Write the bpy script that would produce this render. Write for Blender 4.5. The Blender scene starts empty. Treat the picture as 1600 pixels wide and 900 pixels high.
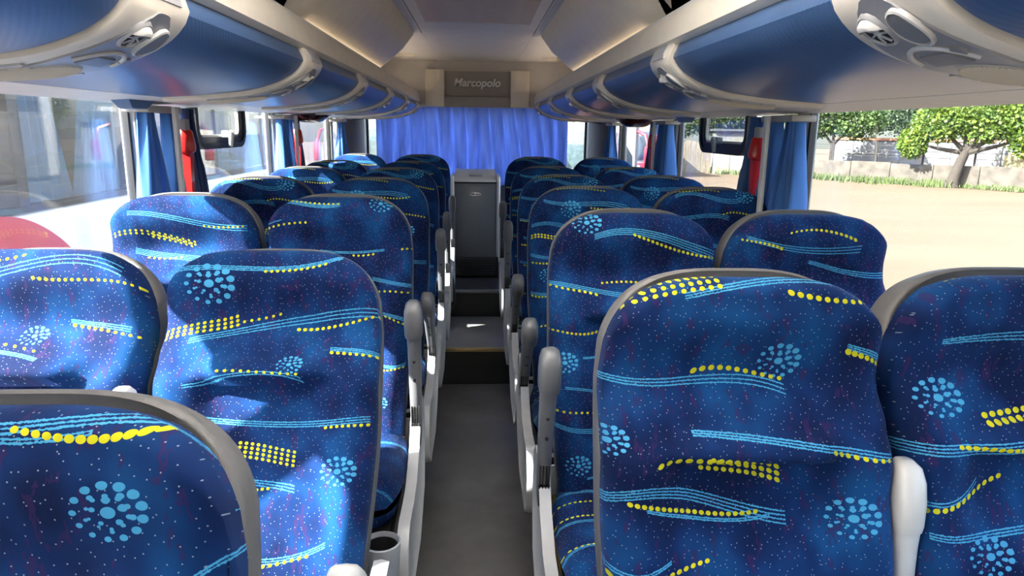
import bpy, bmesh, math, random
from mathutils import Vector, Matrix
random.seed(7)
R = math.radians
PI = math.pi
SC = bpy.context.scene
COL = SC.collection

# ------------------------------------------------------------------ camera
CZ = 1.67
cam_d = bpy.data.cameras.new('camera')
cam = bpy.data.objects.new('camera', cam_d)
COL.objects.link(cam)
cam_d.sensor_width = 36.0
cam_d.lens = 36.0 * 1100 / 1600
cam_d.clip_start = 0.02
cam_d.clip_end = 400
cam.location = (0, 0, CZ)
cam.rotation_euler = (Matrix.Rotation(R(-2.92), 3, 'Z') @ Matrix.Rotation(R(90 - 12.705), 3, 'X') @ Matrix.Rotation(R(0.8), 3, 'Z')).to_euler()
SC.camera = cam

# ------------------------------------------------------------------ world, sun, exposure
world = bpy.data.worlds.new('world')
SC.world = world
world.use_nodes = True
wt = world.node_tree
wt.nodes.clear()
w_out = wt.nodes.new('ShaderNodeOutputWorld')
w_bg = wt.nodes.new('ShaderNodeBackground')
w_sky = wt.nodes.new('ShaderNodeTexSky')
w_sky.sky_type = 'NISHITA'
w_sky.sun_disc = False
w_sky.sun_elevation = R(46)
w_sky.sun_rotation = R(235)
w_sky.air_density = 1.0
w_sky.dust_density = 3.0
w_bg.inputs['Strength'].default_value = 0.55
wt.links.new(w_sky.outputs[0], w_bg.inputs[0])
wt.links.new(w_bg.outputs[0], w_out.inputs[0])

sun_d = bpy.data.lights.new('sun', 'SUN')
sun = bpy.data.objects.new('sun', sun_d)
COL.objects.link(sun)
sun_d.energy = 20.0
sun_d.angle = R(0.6)
sun_d.color = (1.0, 0.95, 0.86)
SUN_DIR = Vector((0.72, 0.29, -0.575)).normalized()
sun.rotation_euler = SUN_DIR.to_track_quat('-Z', 'Y').to_euler()

SC.view_settings.view_transform = 'Standard'
SC.view_settings.look = 'None'
SC.view_settings.gamma = 1.0
SC.view_settings.use_curve_mapping = False
SC.view_settings.exposure = 1.9


# ------------------------------------------------------------------ node helper
class NT:
    def __init__(self, tree):
        self.t = tree

    def new(self, typ, **kw):
        n = self.t.nodes.new(typ)
        for k, v in kw.items():
            setattr(n, k, v)
        return n

    def put(self, sock, v):
        if isinstance(v, (int, float)):
            sock.default_value = v
        elif isinstance(v, (tuple, list)):
            sock.default_value = v
        else:
            self.t.links.new(v, sock)

    def m(self, op, a, b=None, c=None):
        n = self.t.nodes.new('ShaderNodeMath')
        n.operation = op
        self.put(n.inputs[0], a)
        if b is not None:
            self.put(n.inputs[1], b)
        if c is not None:
            self.put(n.inputs[2], c)
        return n.outputs[0]

    def mix(self, fac, a, b):
        n = self.t.nodes.new('ShaderNodeMix')
        n.data_type = 'RGBA'
        self.put(n.inputs[0], fac)
        self.put(n.inputs[6], a)
        self.put(n.inputs[7], b)
        return n.outputs[2]

    def noise(self, vec, scale, detail=3.0, rough=0.55):
        n = self.t.nodes.new('ShaderNodeTexNoise')
        n.inputs['Scale'].default_value = scale
        n.inputs['Detail'].default_value = detail
        n.inputs['Roughness'].default_value = rough
        if vec is not None:
            self.t.links.new(vec, n.inputs['Vector'])
        return n.outputs[0]

    def ramp(self, fac, stops):
        n = self.t.nodes.new('ShaderNodeValToRGB')
        self.t.links.new(fac, n.inputs[0])
        e = n.color_ramp.elements
        e[0].position, e[0].color = stops[0][0], stops[0][1]
        e[1].position, e[1].color = stops[-1][0], stops[-1][1]
        for p_, c_ in stops[1:-1]:
            x = e.new(p_)
            x.color = c_
        return n.outputs[0]

    def obj(self):
        return self.t.nodes.new('ShaderNodeTexCoord').outputs['Object']

    def mapping(self, vec, scale):
        n = self.t.nodes.new('ShaderNodeMapping')
        self.t.links.new(vec, n.inputs[0])
        n.inputs['Scale'].default_value = scale
        return n.outputs[0]


MATS = {}


def c4(c):
    return (c[0], c[1], c[2], 1.0)


def mat(name, color, rough=0.5, metal=0.0, var=0.08, scale=12.0, bump=0.0, bscale=200.0, sheen=0.0, coat=0.0, spec=0.5, stretch=None):
    """procedural principled material: colour with slight noise variation, optional fine bump"""
    if name in MATS:
        return MATS[name]
    m = bpy.data.materials.new(name)
    m.use_nodes = True
    nt = NT(m.node_tree)
    b = m.node_tree.nodes['Principled BSDF']
    vec = nt.obj()
    if stretch:
        vec = nt.mapping(vec, stretch)
    f = nt.noise(vec, scale)
    lo = tuple(max(0, x * (1 - var)) for x in color)
    hi = tuple(min(1, x * (1 + var)) for x in color)
    colr = nt.ramp(f, [(0.3, c4(lo)), (0.7, c4(hi))])
    nt.put(b.inputs['Base Color'], colr)
    b.inputs['Roughness'].default_value = rough
    b.inputs['Metallic'].default_value = metal
    b.inputs['Specular IOR Level'].default_value = spec
    b.inputs['Sheen Weight'].default_value = sheen
    b.inputs['Coat Weight'].default_value = coat
    if bump > 0:
        bn = nt.new('ShaderNodeBump')
        bn.inputs['Strength'].default_value = bump
        bn.inputs['Distance'].default_value = 0.002
        nt.put(bn.inputs['Height'], nt.noise(vec, bscale, 2.0))
        nt.put(b.inputs['Normal'], bn.outputs[0])
    MATS[name] = m
    return m


def mat_glass(name, tint=(0.93, 0.96, 0.96), ior=1.45, haze=0.0):
    m = bpy.data.materials.new(name)
    m.use_nodes = True
    t = m.node_tree
    t.nodes.clear()
    nt = NT(t)
    out = nt.new('ShaderNodeOutputMaterial')
    tr = nt.new('ShaderNodeBsdfTransparent')
    tr.inputs[0].default_value = c4(tint)
    gl = nt.new('ShaderNodeBsdfGlossy')
    gl.inputs['Roughness'].default_value = 0.01
    ge = nt.new('ShaderNodeNewGeometry')
    dp = nt.new('ShaderNodeVectorMath')
    dp.operation = 'DOT_PRODUCT'
    t.links.new(ge.outputs['Incoming'], dp.inputs[0])
    t.links.new(ge.outputs['Normal'], dp.inputs[1])
    f0 = ((ior - 1) / (ior + 1)) ** 2
    graz = nt.m('POWER', nt.m('SUBTRACT', 1.0, nt.m('ABSOLUTE', dp.outputs['Value'])), 5.0)
    mx = nt.new('ShaderNodeMixShader')
    t.links.new(nt.m('MULTIPLY_ADD', graz, 1 - f0, f0), mx.inputs[0])
    t.links.new(tr.outputs[0], mx.inputs[1])
    t.links.new(gl.outputs[0], mx.inputs[2])
    last = mx.outputs[0]
    if haze > 0:
        df = nt.new('ShaderNodeBsdfDiffuse')
        df.inputs[0].default_value = (0.8, 0.8, 0.8, 1)
        ns = nt.noise(nt.obj(), 3.0)
        fac = nt.m('MULTIPLY', ns, haze * 2)
        m2 = nt.new('ShaderNodeMixShader')
        t.links.new(fac, m2.inputs[0])
        t.links.new(last, m2.inputs[1])
        t.links.new(df.outputs[0], m2.inputs[2])
        last = m2.outputs[0]
    t.links.new(last, out.inputs[0])
    MATS[name] = m
    return m


def mat_cloth(name, color, transl=0.35, rough=0.9):
    m = bpy.data.materials.new(name)
    m.use_nodes = True
    t = m.node_tree
    nt = NT(t)
    b = t.nodes['Principled BSDF']
    out = t.nodes['Material Output']
    f = nt.noise(nt.mapping(nt.obj(), (9, 9, 1.5)), 2.0)
    colr = nt.ramp(f, [(0.3, c4(tuple(x * 0.85 for x in color))), (0.7, c4(tuple(min(1, x * 1.15) for x in color)))])
    nt.put(b.inputs['Base Color'], colr)
    b.inputs['Roughness'].default_value = 0.6
    b.inputs['Sheen Weight'].default_value = 0.3
    tl = nt.new('ShaderNodeBsdfTranslucent')
    nt.put(tl.inputs[0], colr)
    mx = nt.new('ShaderNodeMixShader')
    mx.inputs[0].default_value = transl
    t.links.new(b.outputs[0], mx.inputs[1])
    t.links.new(tl.outputs[0], mx.inputs[2])
    t.links.new(mx.outputs[0], out.inputs[0])
    MATS[name] = m
    return m


# ------------------------------------------------------------------ mesh helpers
class MB:
    def __init__(self):
        self.v = []
        self.f = []
        self.uv = None

    def add(self, vs, fs, M=None):
        o = len(self.v)
        for p in vs:
            p = Vector(p)
            self.v.append(tuple(M @ p) if M else tuple(p))
        for f in fs:
            self.f.append(tuple(i + o for i in f))
        return self

    def box(self, x0, x1, y0, y1, z0, z1, r=0.0, seg=2, M=None):
        bm = bmesh.new()
        bmesh.ops.create_cube(bm, size=1.0)
        for v in bm.verts:
            v.co.x = x0 + (v.co.x + .5) * (x1 - x0)
            v.co.y = y0 + (v.co.y + .5) * (y1 - y0)
            v.co.z = z0 + (v.co.z + .5) * (z1 - z0)
        if r > 0:
            bmesh.ops.bevel(bm, geom=list(bm.edges), offset=r, segments=seg, profile=0.5, affect='EDGES')
        bm.verts.index_update()
        self.add([v.co.copy() for v in bm.verts], [[v.index for v in f.verts] for f in bm.faces], M)
        bm.free()
        return self

    def loft(self, rings, cap0=True, cap1=True, closed=True):
        n = len(rings[0])
        o = len(self.v)
        for r_ in rings:
            for p in r_:
                self.v.append(tuple(p))
        last = n if closed else n - 1
        for i in range(len(rings) - 1):
            for j in range(last):
                a = o + i * n + j
                b = o + i * n + (j + 1) % n
                self.f.append((a, b, b + n, a + n))
        if cap0 and closed:
            self.f.append(tuple(o + j for j in range(n))[::-1])
        if cap1 and closed:
            self.f.append(tuple(o + (len(rings) - 1) * n + j for j in range(n)))
        return self

    def tube(self, pts, rad, n=8, cap=True):
        pts = [Vector(p) for p in pts]
        rads = rad if isinstance(rad, (list, tuple)) else [rad] * len(pts)
        rings = []
        up = None
        for i, p in enumerate(pts):
            d = (pts[min(i + 1, len(pts) - 1)] - pts[max(i - 1, 0)]).normalized()
            if up is None:
                up = Vector((0, 0, 1)) if abs(d.z) < 0.9 else Vector((1, 0, 0))
            s = d.cross(up).normalized()
            up = s.cross(d).normalized()
            rings.append([p + (s * math.cos(2 * PI * k / n) + up * math.sin(2 * PI * k / n)) * rads[i] for k in range(n)])
        return self.loft(rings, cap, cap)

    def lathe(self, prof, n=20, M=None, cap=False):
        o = len(self.v)
        vs = []
        for r_, z in prof:
            for k in range(n):
                a = 2 * PI * k / n
                vs.append((r_ * math.cos(a), r_ * math.sin(a), z))
        fs = []
        for i in range(len(prof) - 1):
            for k in range(n):
                a = i * n + k
                b = i * n + (k + 1) % n
                fs.append((a, b, b + n, a + n))
        if cap:
            fs.append(tuple(range(n))[::-1])
            fs.append(tuple((len(prof) - 1) * n + k for k in range(n)))
        return self.add(vs, fs, M)

    def prism(self, poly, axis, a0, a1):
        """poly: 2-D points; axis 'x','y','z' is the extrusion axis"""
        def P(p, a):
            if axis == 'y':
                return (p[0], a, p[1])
            if axis == 'x':
                return (a, p[0], p[1])
            return (p[0], p[1], a)
        return self.loft([[P(p, a0) for p in poly], [P(p, a1) for p in poly]])

    def grid(self, fn, nu, nv):
        o = len(self.v)
        for j in range(nv):
            for i in range(nu):
                self.v.append(tuple(fn(i / (nu - 1), j / (nv - 1))))
        for j in range(nv - 1):
            for i in range(nu - 1):
                a = o + j * nu + i
                self.f.append((a, a + 1, a + nu + 1, a + nu))
        return self

    def mesh(self, name, smooth=True, angle=40):
        me = bpy.data.meshes.new(name)
        me.from_pydata(self.v, [], self.f)
        bm = bmesh.new()
        bm.from_mesh(me)
        bmesh.ops.recalc_face_normals(bm, faces=bm.faces)
        bm.to_mesh(me)
        bm.free()
        if smooth:
            me.polygons.foreach_set('use_smooth', [True] * len(me.polygons))
            me.set_sharp_from_angle(angle=R(angle))
        me.update()
        return me

    def build(self, name, material, parent=None, smooth=True, angle=40, loc=None, rot=None):
        return link(name, self.mesh(name, smooth, angle), material, parent, loc, rot)


def link(name, me, material, parent=None, loc=None, rot=None):
    o = bpy.data.objects.new(name, me)
    COL.objects.link(o)
    if material is not None:
        if not me.materials:
            me.materials.append(material)
        elif me.materials[0] != material:
            o.material_slots[0].link = 'OBJECT'
            o.material_slots[0].material = material
    if parent:
        o.parent = parent
    if loc:
        o.location = loc
    if rot:
        o.rotation_euler = rot
    return o


def tag(o, label=None, cat=None, group=None, kind=None):
    if label:
        o['label'] = label
    if cat:
        o['category'] = cat
    if group:
        o['group'] = group
    if kind:
        o['kind'] = kind
    return o


def thing(name, label, cat, loc=(0, 0, 0), rz=0.0, group=None):
    o = bpy.data.objects.new(name, None)
    o.empty_display_size = 0.1
    COL.objects.link(o)
    o.location = loc
    o.rotation_euler = (0, 0, rz)
    return tag(o, label, cat, group)


def struct(o, label=None):
    o['kind'] = 'structure'
    if label:
        o['label'] = label
    return o


def sm(a, b, x):
    t = max(0.0, min(1.0, (x - a) / (b - a)))
    return t * t * (3 - 2 * t)


def lerp_pts(pts, x):
    if x <= pts[0][0]:
        return pts[0][1]
    for (x0, y0), (x1, y1) in zip(pts, pts[1:]):
        if x <= x1:
            t = (x - x0) / (x1 - x0)
            t = t * t * (3 - 2 * t)
            return y0 + (y1 - y0) * t
    return pts[-1][1]


# ------------------------------------------------------------------ plain materials
M_cream = mat('cream_plastic', (0.72, 0.66, 0.56), 0.45, var=0.05)
M_white = mat('off_white_plastic', (0.72, 0.70, 0.66), 0.42, var=0.04)
M_ceil = mat('ceiling_laminate', (0.78, 0.74, 0.72), 0.55, var=0.04)
M_grey = mat('light_grey_plastic', (0.42, 0.43, 0.44), 0.38, var=0.05)
M_midgrey = mat('mid_grey_plastic', (0.20, 0.205, 0.215), 0.38, var=0.08)
M_arm = mat('armrest_grey', (0.15, 0.152, 0.16), 0.36, var=0.08)
M_armlight = mat('armrest_light', (0.52, 0.51, 0.49), 0.33, var=0.05)
M_dark = mat('dark_plastic', (0.018, 0.018, 0.02), 0.45, var=0.2)
M_black = mat('black_rubber', (0.010, 0.010, 0.012), 0.5, var=0.2)
M_silver = mat('silver_paint', (0.72, 0.72, 0.74), 0.3, metal=0.15, var=0.04)
M_chrome = mat('satin_chrome', (0.75, 0.74, 0.72), 0.22, metal=0.8, var=0.03)
M_shell = mat('seat_shell_vinyl', (0.110, 0.104, 0.102), 0.55, var=0.1, bump=0.25, bscale=500)
M_carpet = mat('dark_carpet', (0.030, 0.026, 0.024), 0.95, var=0.45, scale=300, bump=0.4, bscale=400)
M_floor = mat('aisle_vinyl', (0.205, 0.20, 0.198), 0.32, var=0.22, scale=4, bump=0.05, bscale=300)
M_step = mat('step_vinyl', (0.23, 0.225, 0.22), 0.36, var=0.12, scale=6)
M_riser = mat('step_riser', (0.018, 0.018, 0.020), 0.6, var=0.2)
M_brass = mat('brass_edge', (0.50, 0.36, 0.16), 0.35, metal=0.7, var=0.1)
M_yellow = mat('yellow_tape', (0.75, 0.42, 0.02), 0.5, var=0.1)
M_red = mat('red_plastic', (0.55, 0.018, 0.016), 0.28, var=0.08)
M_reddark = mat('tinted_red_lens', (0.05, 0.006, 0.007), 0.08, var=0.3, coat=0.6)
M_pillar = mat('pillar_trim', (0.36, 0.345, 0.32), 0.5, var=0.06)
M_pillar_dark = mat('pillar_carpet', (0.11, 0.105, 0.105), 0.85, var=0.12, bump=0.2)
M_wall = mat('side_wall_laminate', (0.50, 0.50, 0.49), 0.5, var=0.05)
M_glass = mat_glass('window_glass', tint=(0.80, 0.81, 0.80))
M_glass_left = mat_glass('hazed_window_glass', tint=(0.82, 0.84, 0.85), ior=1.6, haze=0.05)  # left panes mix in a thin mottled pale diffuse
M_glass_dark = mat_glass('tinted_coach_glass', tint=(0.76, 0.80, 0.82), ior=1.6)
M_curtain = mat_cloth('curtain_blue', (0.06, 0.22, 0.60), 0.30)
M_curtain_navy = mat_cloth('curtain_lining', (0.02, 0.05, 0.16), 0.12)
M_curtain_dk = mat_cloth('curtain_blue_dark', (0.035, 0.12, 0.36), 0.2)
M_curtain_rear = mat_cloth('rear_curtain_blue', (0.42, 0.53, 0.88), 0.66)


def mat_glow(name, strength):
    m = bpy.data.materials.new(name)
    m.use_nodes = True
    b = m.node_tree.nodes['Principled BSDF']
    b.inputs['Emission Color'].default_value = (1.0, 0.80, 0.58, 1)
    b.inputs['Emission Strength'].default_value = strength
    return m


M_cove = mat_glow('cove_glow', 3.4)
M_cove_dim = mat_glow('cove_glow_dim', 0.6)


def mat_locker(name, c):
    m = bpy.data.materials.new(name)
    m.use_nodes = True
    nt = NT(m.node_tree)
    b = m.node_tree.nodes['Principled BSDF']
    vec = nt.obj()
    f = nt.noise(vec, 3.0)
    nt.put(b.inputs['Base Color'], nt.ramp(f, [(0.3, c4(tuple(x * .9 for x in c))), (0.7, c4(tuple(x * 1.1 for x in c)))]))
    b.inputs['Roughness'].default_value = 0.40
    b.inputs['Coat Weight'].default_value = 0.55
    b.inputs['Coat Roughness'].default_value = 0.32
    wv = nt.new('ShaderNodeTexWave')
    wv.wave_type = 'BANDS'
    wv.bands_direction = 'DIAGONAL'
    wv.inputs['Scale'].default_value = 34.0
    nt.put(wv.inputs['Vector'], vec)
    bn = nt.new('ShaderNodeBump')
    bn.inputs['Strength'].default_value = 0.16
    bn.inputs['Distance'].default_value = 0.002
    nt.put(bn.inputs['Height'], wv.outputs[0])
    nt.put(b.inputs['Normal'], bn.outputs[0])
    return m


M_locker = mat_locker('locker_blue_vinyl', (0.052, 0.112, 0.245))


# ------------------------------------------------------------------ seat fabric (flat woven print, in seat UV millimetres)
def solve4(vs):
    # cubic through t = 0, 1/3, 2/3, 1
    a, b, c, d = vs
    return (a,
            (-11 * a + 18 * b - 9 * c + 2 * d) / 2,
            (18 * a - 45 * b + 36 * c - 9 * d) / 2,
            (-9 * a + 27 * b - 27 * c + 9 * d) / 2)


def fabric(name, motifs, seed=0.0):
    m = bpy.data.materials.new(name)
    m.use_nodes = True
    t = m.node_tree
    nt = NT(t)
    b = t.nodes['Principled BSDF']
    uvn = nt.new('ShaderNodeUVMap')
    uvn.uv_map = 'UVMap'
    sep = nt.new('ShaderNodeSeparateXYZ')
    t.links.new(uvn.outputs[0], sep.inputs[0])
    u, v = sep.outputs[0], sep.outputs[1]          # metres * 10 would not matter; UV is in metres
    u = nt.m('MULTIPLY', u, 1000.0)
    v = nt.m('MULTIPLY', v, 1000.0)
    cmb = nt.new('ShaderNodeCombineXYZ')
    nt.put(cmb.inputs[0], u)
    nt.put(cmb.inputs[1], v)
    cmb.inputs[2].default_value = seed * 371.0
    pv = cmb.outputs[0]
    fine = nt.noise(pv, 0.35, 1.0)
    yel = cy = None

    def acc(old, new):
        return new if old is None else nt.m('MAXIMUM', old, new)

    for mo in motifs:
        k = mo[0]
        if k in ('D', 'L'):
            _, u0, u1, vs = mo[:4]
            L = u1 - u0
            tt = nt.m('MULTIPLY_ADD', u, 1.0 / L, -u0 / L)
            inr = nt.m('COMPARE', tt, 0.5, 0.5)
            c0, c1, c2, c3 = solve4(vs)
            h = nt.m('MULTIPLY_ADD', tt, c3, c2)
            h = nt.m('MULTIPLY_ADD', tt, h, c1)
            h = nt.m('MULTIPLY_ADD', tt, h, c0)
            d = nt.m('SUBTRACT', v, h)
            if k == 'D':
                n, r0, r1, rows = mo[4:8]
                du = nt.m('MULTIPLY_ADD', nt.m('FRACT', nt.m('MULTIPLY', tt, float(n))), L / n, -0.5 * L / n)
                if rows > 1:
                    s = 2.35 * max(r0, r1)
                    d1 = nt.m('ADD', d, (rows - 1) / 2 * s)
                    kk = nt.m('MINIMUM', nt.m('MAXIMUM', nt.m('ROUND', nt.m('MULTIPLY', d1, 1 / s)), 0.0), rows - 1.0)
                    d = nt.m('MULTIPLY_ADD', kk, -s, d1)
                rr = nt.m('MULTIPLY_ADD', tt, r1 - r0, r0)
                dist = nt.m('SQRT', nt.m('ADD', nt.m('MULTIPLY', du, du), nt.m('MULTIPLY', d, nt.m('MULTIPLY', d, 1.25))))
                yel = acc(yel, nt.m('MULTIPLY', inr, nt.m('LESS_THAN', dist, rr)))
            else:
                n, s0, s1 = mo[4:7]
                sp = nt.m('MULTIPLY_ADD', tt, s1 - s0, s0)
                q = nt.m('DIVIDE', d, sp)
                kk = nt.m('MINIMUM', nt.m('MAXIMUM', nt.m('ROUND', q), 0.0), n - 1.0)
                e = nt.m('MULTIPLY', nt.m('ABSOLUTE', nt.m('SUBTRACT', q, kk)), sp)
                th = nt.m('MULTIPLY_ADD', fine, 3.2, -0.55)
                cy = acc(cy, nt.m('MULTIPLY', inr, nt.m('LESS_THAN', e, th)))
        elif k == 'F':
            _, uc, vc, rad = mo[:4]
            x = nt.m('MULTIPLY_ADD', u, 1.10 / rad, -uc * 1.10 / rad)
            y = nt.m('MULTIPLY_ADD', v, 1.42 / rad, -vc * 1.42 / rad)
            rho = nt.m('SQRT', nt.m('ADD', nt.m('MULTIPLY', x, x), nt.m('MULTIPLY', y, y)))
            ang = nt.m('ARCTAN2', y, x)
            res = nt.m('LESS_THAN', rho, 0.20)
            wob = nt.m('MULTIPLY_ADD', nt.m('COSINE', nt.m('MULTIPLY_ADD', ang, 1.0, 0.7)), 0.30, 1.0)
            for (RR, n, rd, ph) in ((0.92, 13, 0.128, 0.0), (0.66, 5, 0.085, 0.3), (0.56, 10, 0.070, 0.1), (0.42, 5, 0.10, 0.8)):
                da = nt.m('MULTIPLY_ADD', nt.m('FRACT', nt.m('MULTIPLY_ADD', ang, n / (2 * PI), ph + 20)), 2 * PI * RR / n, -PI * RR / n)
                dr = nt.m('SUBTRACT', rho, RR)
                q = nt.m('ADD', nt.m('MULTIPLY', da, da), nt.m('MULTIPLY', dr, dr))
                res = nt.m('MAXIMUM', res, nt.m('LESS_THAN', q, nt.m('MULTIPLY', nt.m('MULTIPLY', wob, wob), rd * rd)))
            cy = acc(cy, res)
    # ground of the cloth: navy, mottled with brighter blue and purple-brown streaks, tiny pale specks
    patch = nt.noise(nt.mapping(pv, (1.0, 0.75, 1.0)), 0.009, 2.0)
    streak = nt.noise(nt.mapping(pv, (1.0, 0.35, 1.0)), 0.075, 3.0, 0.65)
    base = nt.ramp(patch, [(0.36, (0.002, 0.008, 0.043, 1)), (0.50, (0.003, 0.019, 0.085, 1)), (0.66, (0.004, 0.048, 0.160, 1))])
    base = nt.mix(nt.m('MULTIPLY', nt.m('GREATER_THAN', streak, 0.60), 0.55), base, (0.030, 0.012, 0.065, 1))
    vo = nt.new('ShaderNodeTexVoronoi')
    vo.voronoi_dimensions = '2D'
    vo.inputs['Scale'].default_value = 0.085
    nt.put(vo.inputs['Vector'], pv)
    speck = nt.m('LESS_THAN', vo.outputs['Distance'], 0.062)
    base = nt.mix(nt.m('MULTIPLY', speck, 0.6), base, (0.30, 0.36, 0.42, 1))
    if cy is not None:
        base = nt.mix(cy, base, (0.052, 0.27, 0.47, 1))
    if yel is not None:
        base = nt.mix(yel, base, (0.48, 0.455, 0.012, 1))
    nt.put(b.inputs['Base Color'], base)
    b.inputs['Roughness'].default_value = 0.85
    b.inputs['Specular IOR Level'].default_value = 0.12
    b.inputs['Sheen Weight'].default_value = 0.05
    b.inputs['Sheen Roughness'].default_value = 0.4
    b.inputs['Sheen Tint'].default_value = (0.35, 0.55, 1.0, 1)
    bn = nt.new('ShaderNodeBump')
    bn.inputs['Strength'].default_value = 0.12
    bn.inputs['Distance'].default_value = 0.001
    nt.put(bn.inputs['Height'], nt.noise(pv, 0.5, 1.0))
    nt.put(b.inputs['Normal'], bn.outputs[0])
    return m


def S(cx, ty, k, lst):
    """scale a traced list (units on the drawing) into seat millimetres: k drawing units per mm"""
    out = []
    for mo in lst:
        q = list(mo)
        if q[0] in 'DL':
            q[1] = (q[1] - cx) / k
            q[2] = (q[2] - cx) / k
            q[3] = tuple((y - ty) / k for y in q[3])
        else:
            q[1] = (q[1] - cx) / k
            q[2] = (q[2] - ty) / k
        out.append(tuple(q))
    return out


MOT = {}
MOT['right_front_aisle'] = S(1165, 413, 1.0, [
    ('D', 968, 1122, (470, 456, 447, 440), 11, 3.6, 4.2, 3),
    ('L', 1060, 1390, (462, 440, 434, 466), 3, 4, 6),
    ('D', 1214, 1380, (459, 470, 474, 471), 12, 5.2, 3.4, 1),
    ('L', 938, 1228, (579, 590, 584, 600), 3, 4, 7),
    ('D', 1078, 1228, (580, 573, 581, 591), 11, 5, 3.6, 1),
    ('F', 1215, 563, 36),
    ('D', 1312, 1398, (548, 556, 566, 578), 8, 5.2, 3.4, 1),
    ('L', 1314, 1398, (538, 545, 553, 564), 3, 3, 4),
    ('F', 948, 680, 30),
    ('L', 1068, 1372, (664, 672, 686, 702), 3, 3, 5),
    ('D', 1268, 1370, (694, 702, 708, 710), 8, 4.2, 3.6, 1),
    ('D', 1014, 1130, (718, 706, 705, 707), 9, 4.6, 4.0, 1),
    ('D', 1084, 1212, (712, 716, 722, 734), 11, 3.8, 4.2, 3),
    ('L', 938, 1216, (762, 748, 768, 788), 4, 4, 6),
    ('D', 970, 1176, (769, 781, 790, 787), 20, 4.0, 3.6, 1),
    ('L', 1000, 1192, (778, 792, 798, 792), 2, 3, 3),
    ('F', 1310, 795, 41),
    ('L', 938, 1036, (858, 868, 866, 852), 2, 5, 3),
    ('D', 944, 1096, (874, 882, 868, 853), 14, 4.4, 3.6, 1),
    ('L', 1080, 1390, (905, 912, 904, 918), 3, 4, 6),
    ('D', 1180, 1330, (925, 930, 922, 918), 13, 4, 4, 1),
    ('F', 1010, 960, 36)])
MOT['left_front_aisle'] = S(-40, 598, 1.75, [
    ('D', 26, 245, (674, 688, 690, 666), 13, 3.6, 5.2, 1),
    ('L', -160, 305, (648, 668, 652, 658), 3, 5, 4),
    ('L', -120, 150, (668, 686, 690, 678), 2, 4, 3),
    ('F', 177, 800, 36),
    ('L', 290, 400, (904, 880, 858, 838), 2, 3, 5),
    ('D', 318, 372, (668, 684, 696, 722), 3, 5, 5, 1),
    ('D', -60, 12, (748, 744, 742, 742), 4, 5, 5, 1),
    ('L', 340, 400, (806, 804, 806, 806), 1, 3, 3)])
MOT['left_second_aisle'] = S(420, 388, 0.76, [
    ('D', 268, 392, (420, 403, 396, 396), 10, 3.2, 3.2, 1),
    ('L', 252, 532, (444, 438, 440, 420), 3, 4, 3),
    ('D', 412, 512, (447, 446, 442, 433), 11, 3.4, 3.2, 1),
    ('F', 330, 465, 54),
    ('D', 248, 372, (546, 535, 526, 516), 13, 3.6, 3.6, 3),
    ('D', 372, 440, (520, 516, 512, 506), 6, 3.2, 3.0, 1),
    ('L', 300, 592, (548, 524, 508, 498), 3, 5, 8),
    ('D', 458, 592, (531, 530, 522, 506), 14, 4.2, 3.2, 1),
    ('L', 518, 592, (563, 565, 567, 570), 3, 3, 4),
    ('D', 516, 592, (571, 573, 575, 576), 8, 4.0, 3.2, 1),
    ('L', 306, 482, (622, 610, 604, 613), 2, 5, 5),
    ('D', 356, 482, (603, 603, 606, 608), 11, 3.4, 3, 1),
    ('F', 464, 593, 27),
    ('L', 320, 582, (666, 674, 675, 668), 3, 4, 5),
    ('D', 513, 584, (685, 683, 682, 680), 8, 3.4, 3.4, 1),
    ('D', 388, 478, (715, 718, 724, 730), 10, 3.6, 3.2, 4),
    ('F', 540, 748, 38),
    ('L', 404, 478, (756, 760, 763, 768), 3, 4, 6),
    ('D', 404, 444, (775, 774, 772, 771), 5, 3.4, 3.2, 1),
    ('L', 404, 528, (866, 868, 862, 846), 3, 5, 4),
    ('D', 404, 506, (877, 878, 872, 864), 10, 4, 3.6, 1)])
MOT['left_second_window'] = S(92, 385, 0.68, [
    ('D', -30, 86, (438, 430, 424, 414), 11, 3.6, 3.6, 1),
    ('L', -40, 212, (446, 436, 416, 432), 3, 8, 9),
    ('D', 92, 238, (447, 450, 450, 460), 17, 3.8, 3.0, 1),
    ('L', 136, 222, (499, 503, 507, 511), 3, 3, 5),
    ('D', 136, 238, (506, 512, 519, 526), 10, 4.4, 3.2, 1),
    ('F', 92, 523, 30),
    ('D', -40, 110, (528, 530, 536, 548), 11, 4.4, 3.2, 1),
    ('L', -40, 116, (540, 541, 546, 558), 3, 3, 3)])
MOT['left_third_aisle'] = S(529, 303, 0.507, [
    ('L', 430, 535, (316, 322, 328, 326), 4, 4, 3),
    ('D', 430, 535, (318, 323, 327, 327), 15, 3.6, 3.4, 1),
    ('F', 596, 326, 37),
    ('L', 412, 446, (361, 358, 355, 352), 1, 3, 3),
    ('D', 412, 486, (367, 361, 357, 356), 9, 3.8, 3.8, 1),
    ('D', 548, 586, (404, 405, 404, 402), 5, 3.8, 3.8, 1),
    ('L', 500, 600, (396, 399, 398, 395), 2, 4, 4),
    ('D', 624, 645, (395, 394, 393, 392), 3, 3.8, 3.8, 1),
    ('L', 585, 645, (440, 444, 448, 450), 3, 4, 4),
    ('D', 590, 642, (462, 461, 462, 463), 6, 3.8, 3.4, 1),
    ('L', 594, 640, (492, 496, 500, 506), 3, 4, 4),
    ('D', 594, 634, (497, 501, 507, 512), 6, 3.8, 3.4, 1),
    ('L', 594, 635, (573, 575, 575, 570), 3, 3, 4),
    ('D', 594, 634, (581, 582, 580, 577), 7, 3.6, 3.4, 1),
    ('F', 594, 632, 30),
    ('L', 430, 560, (520, 514, 520, 528), 3, 4, 6),
    ('D', 440, 540, (540, 532, 536, 545), 12, 3.6, 3.4, 1)])
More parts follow.
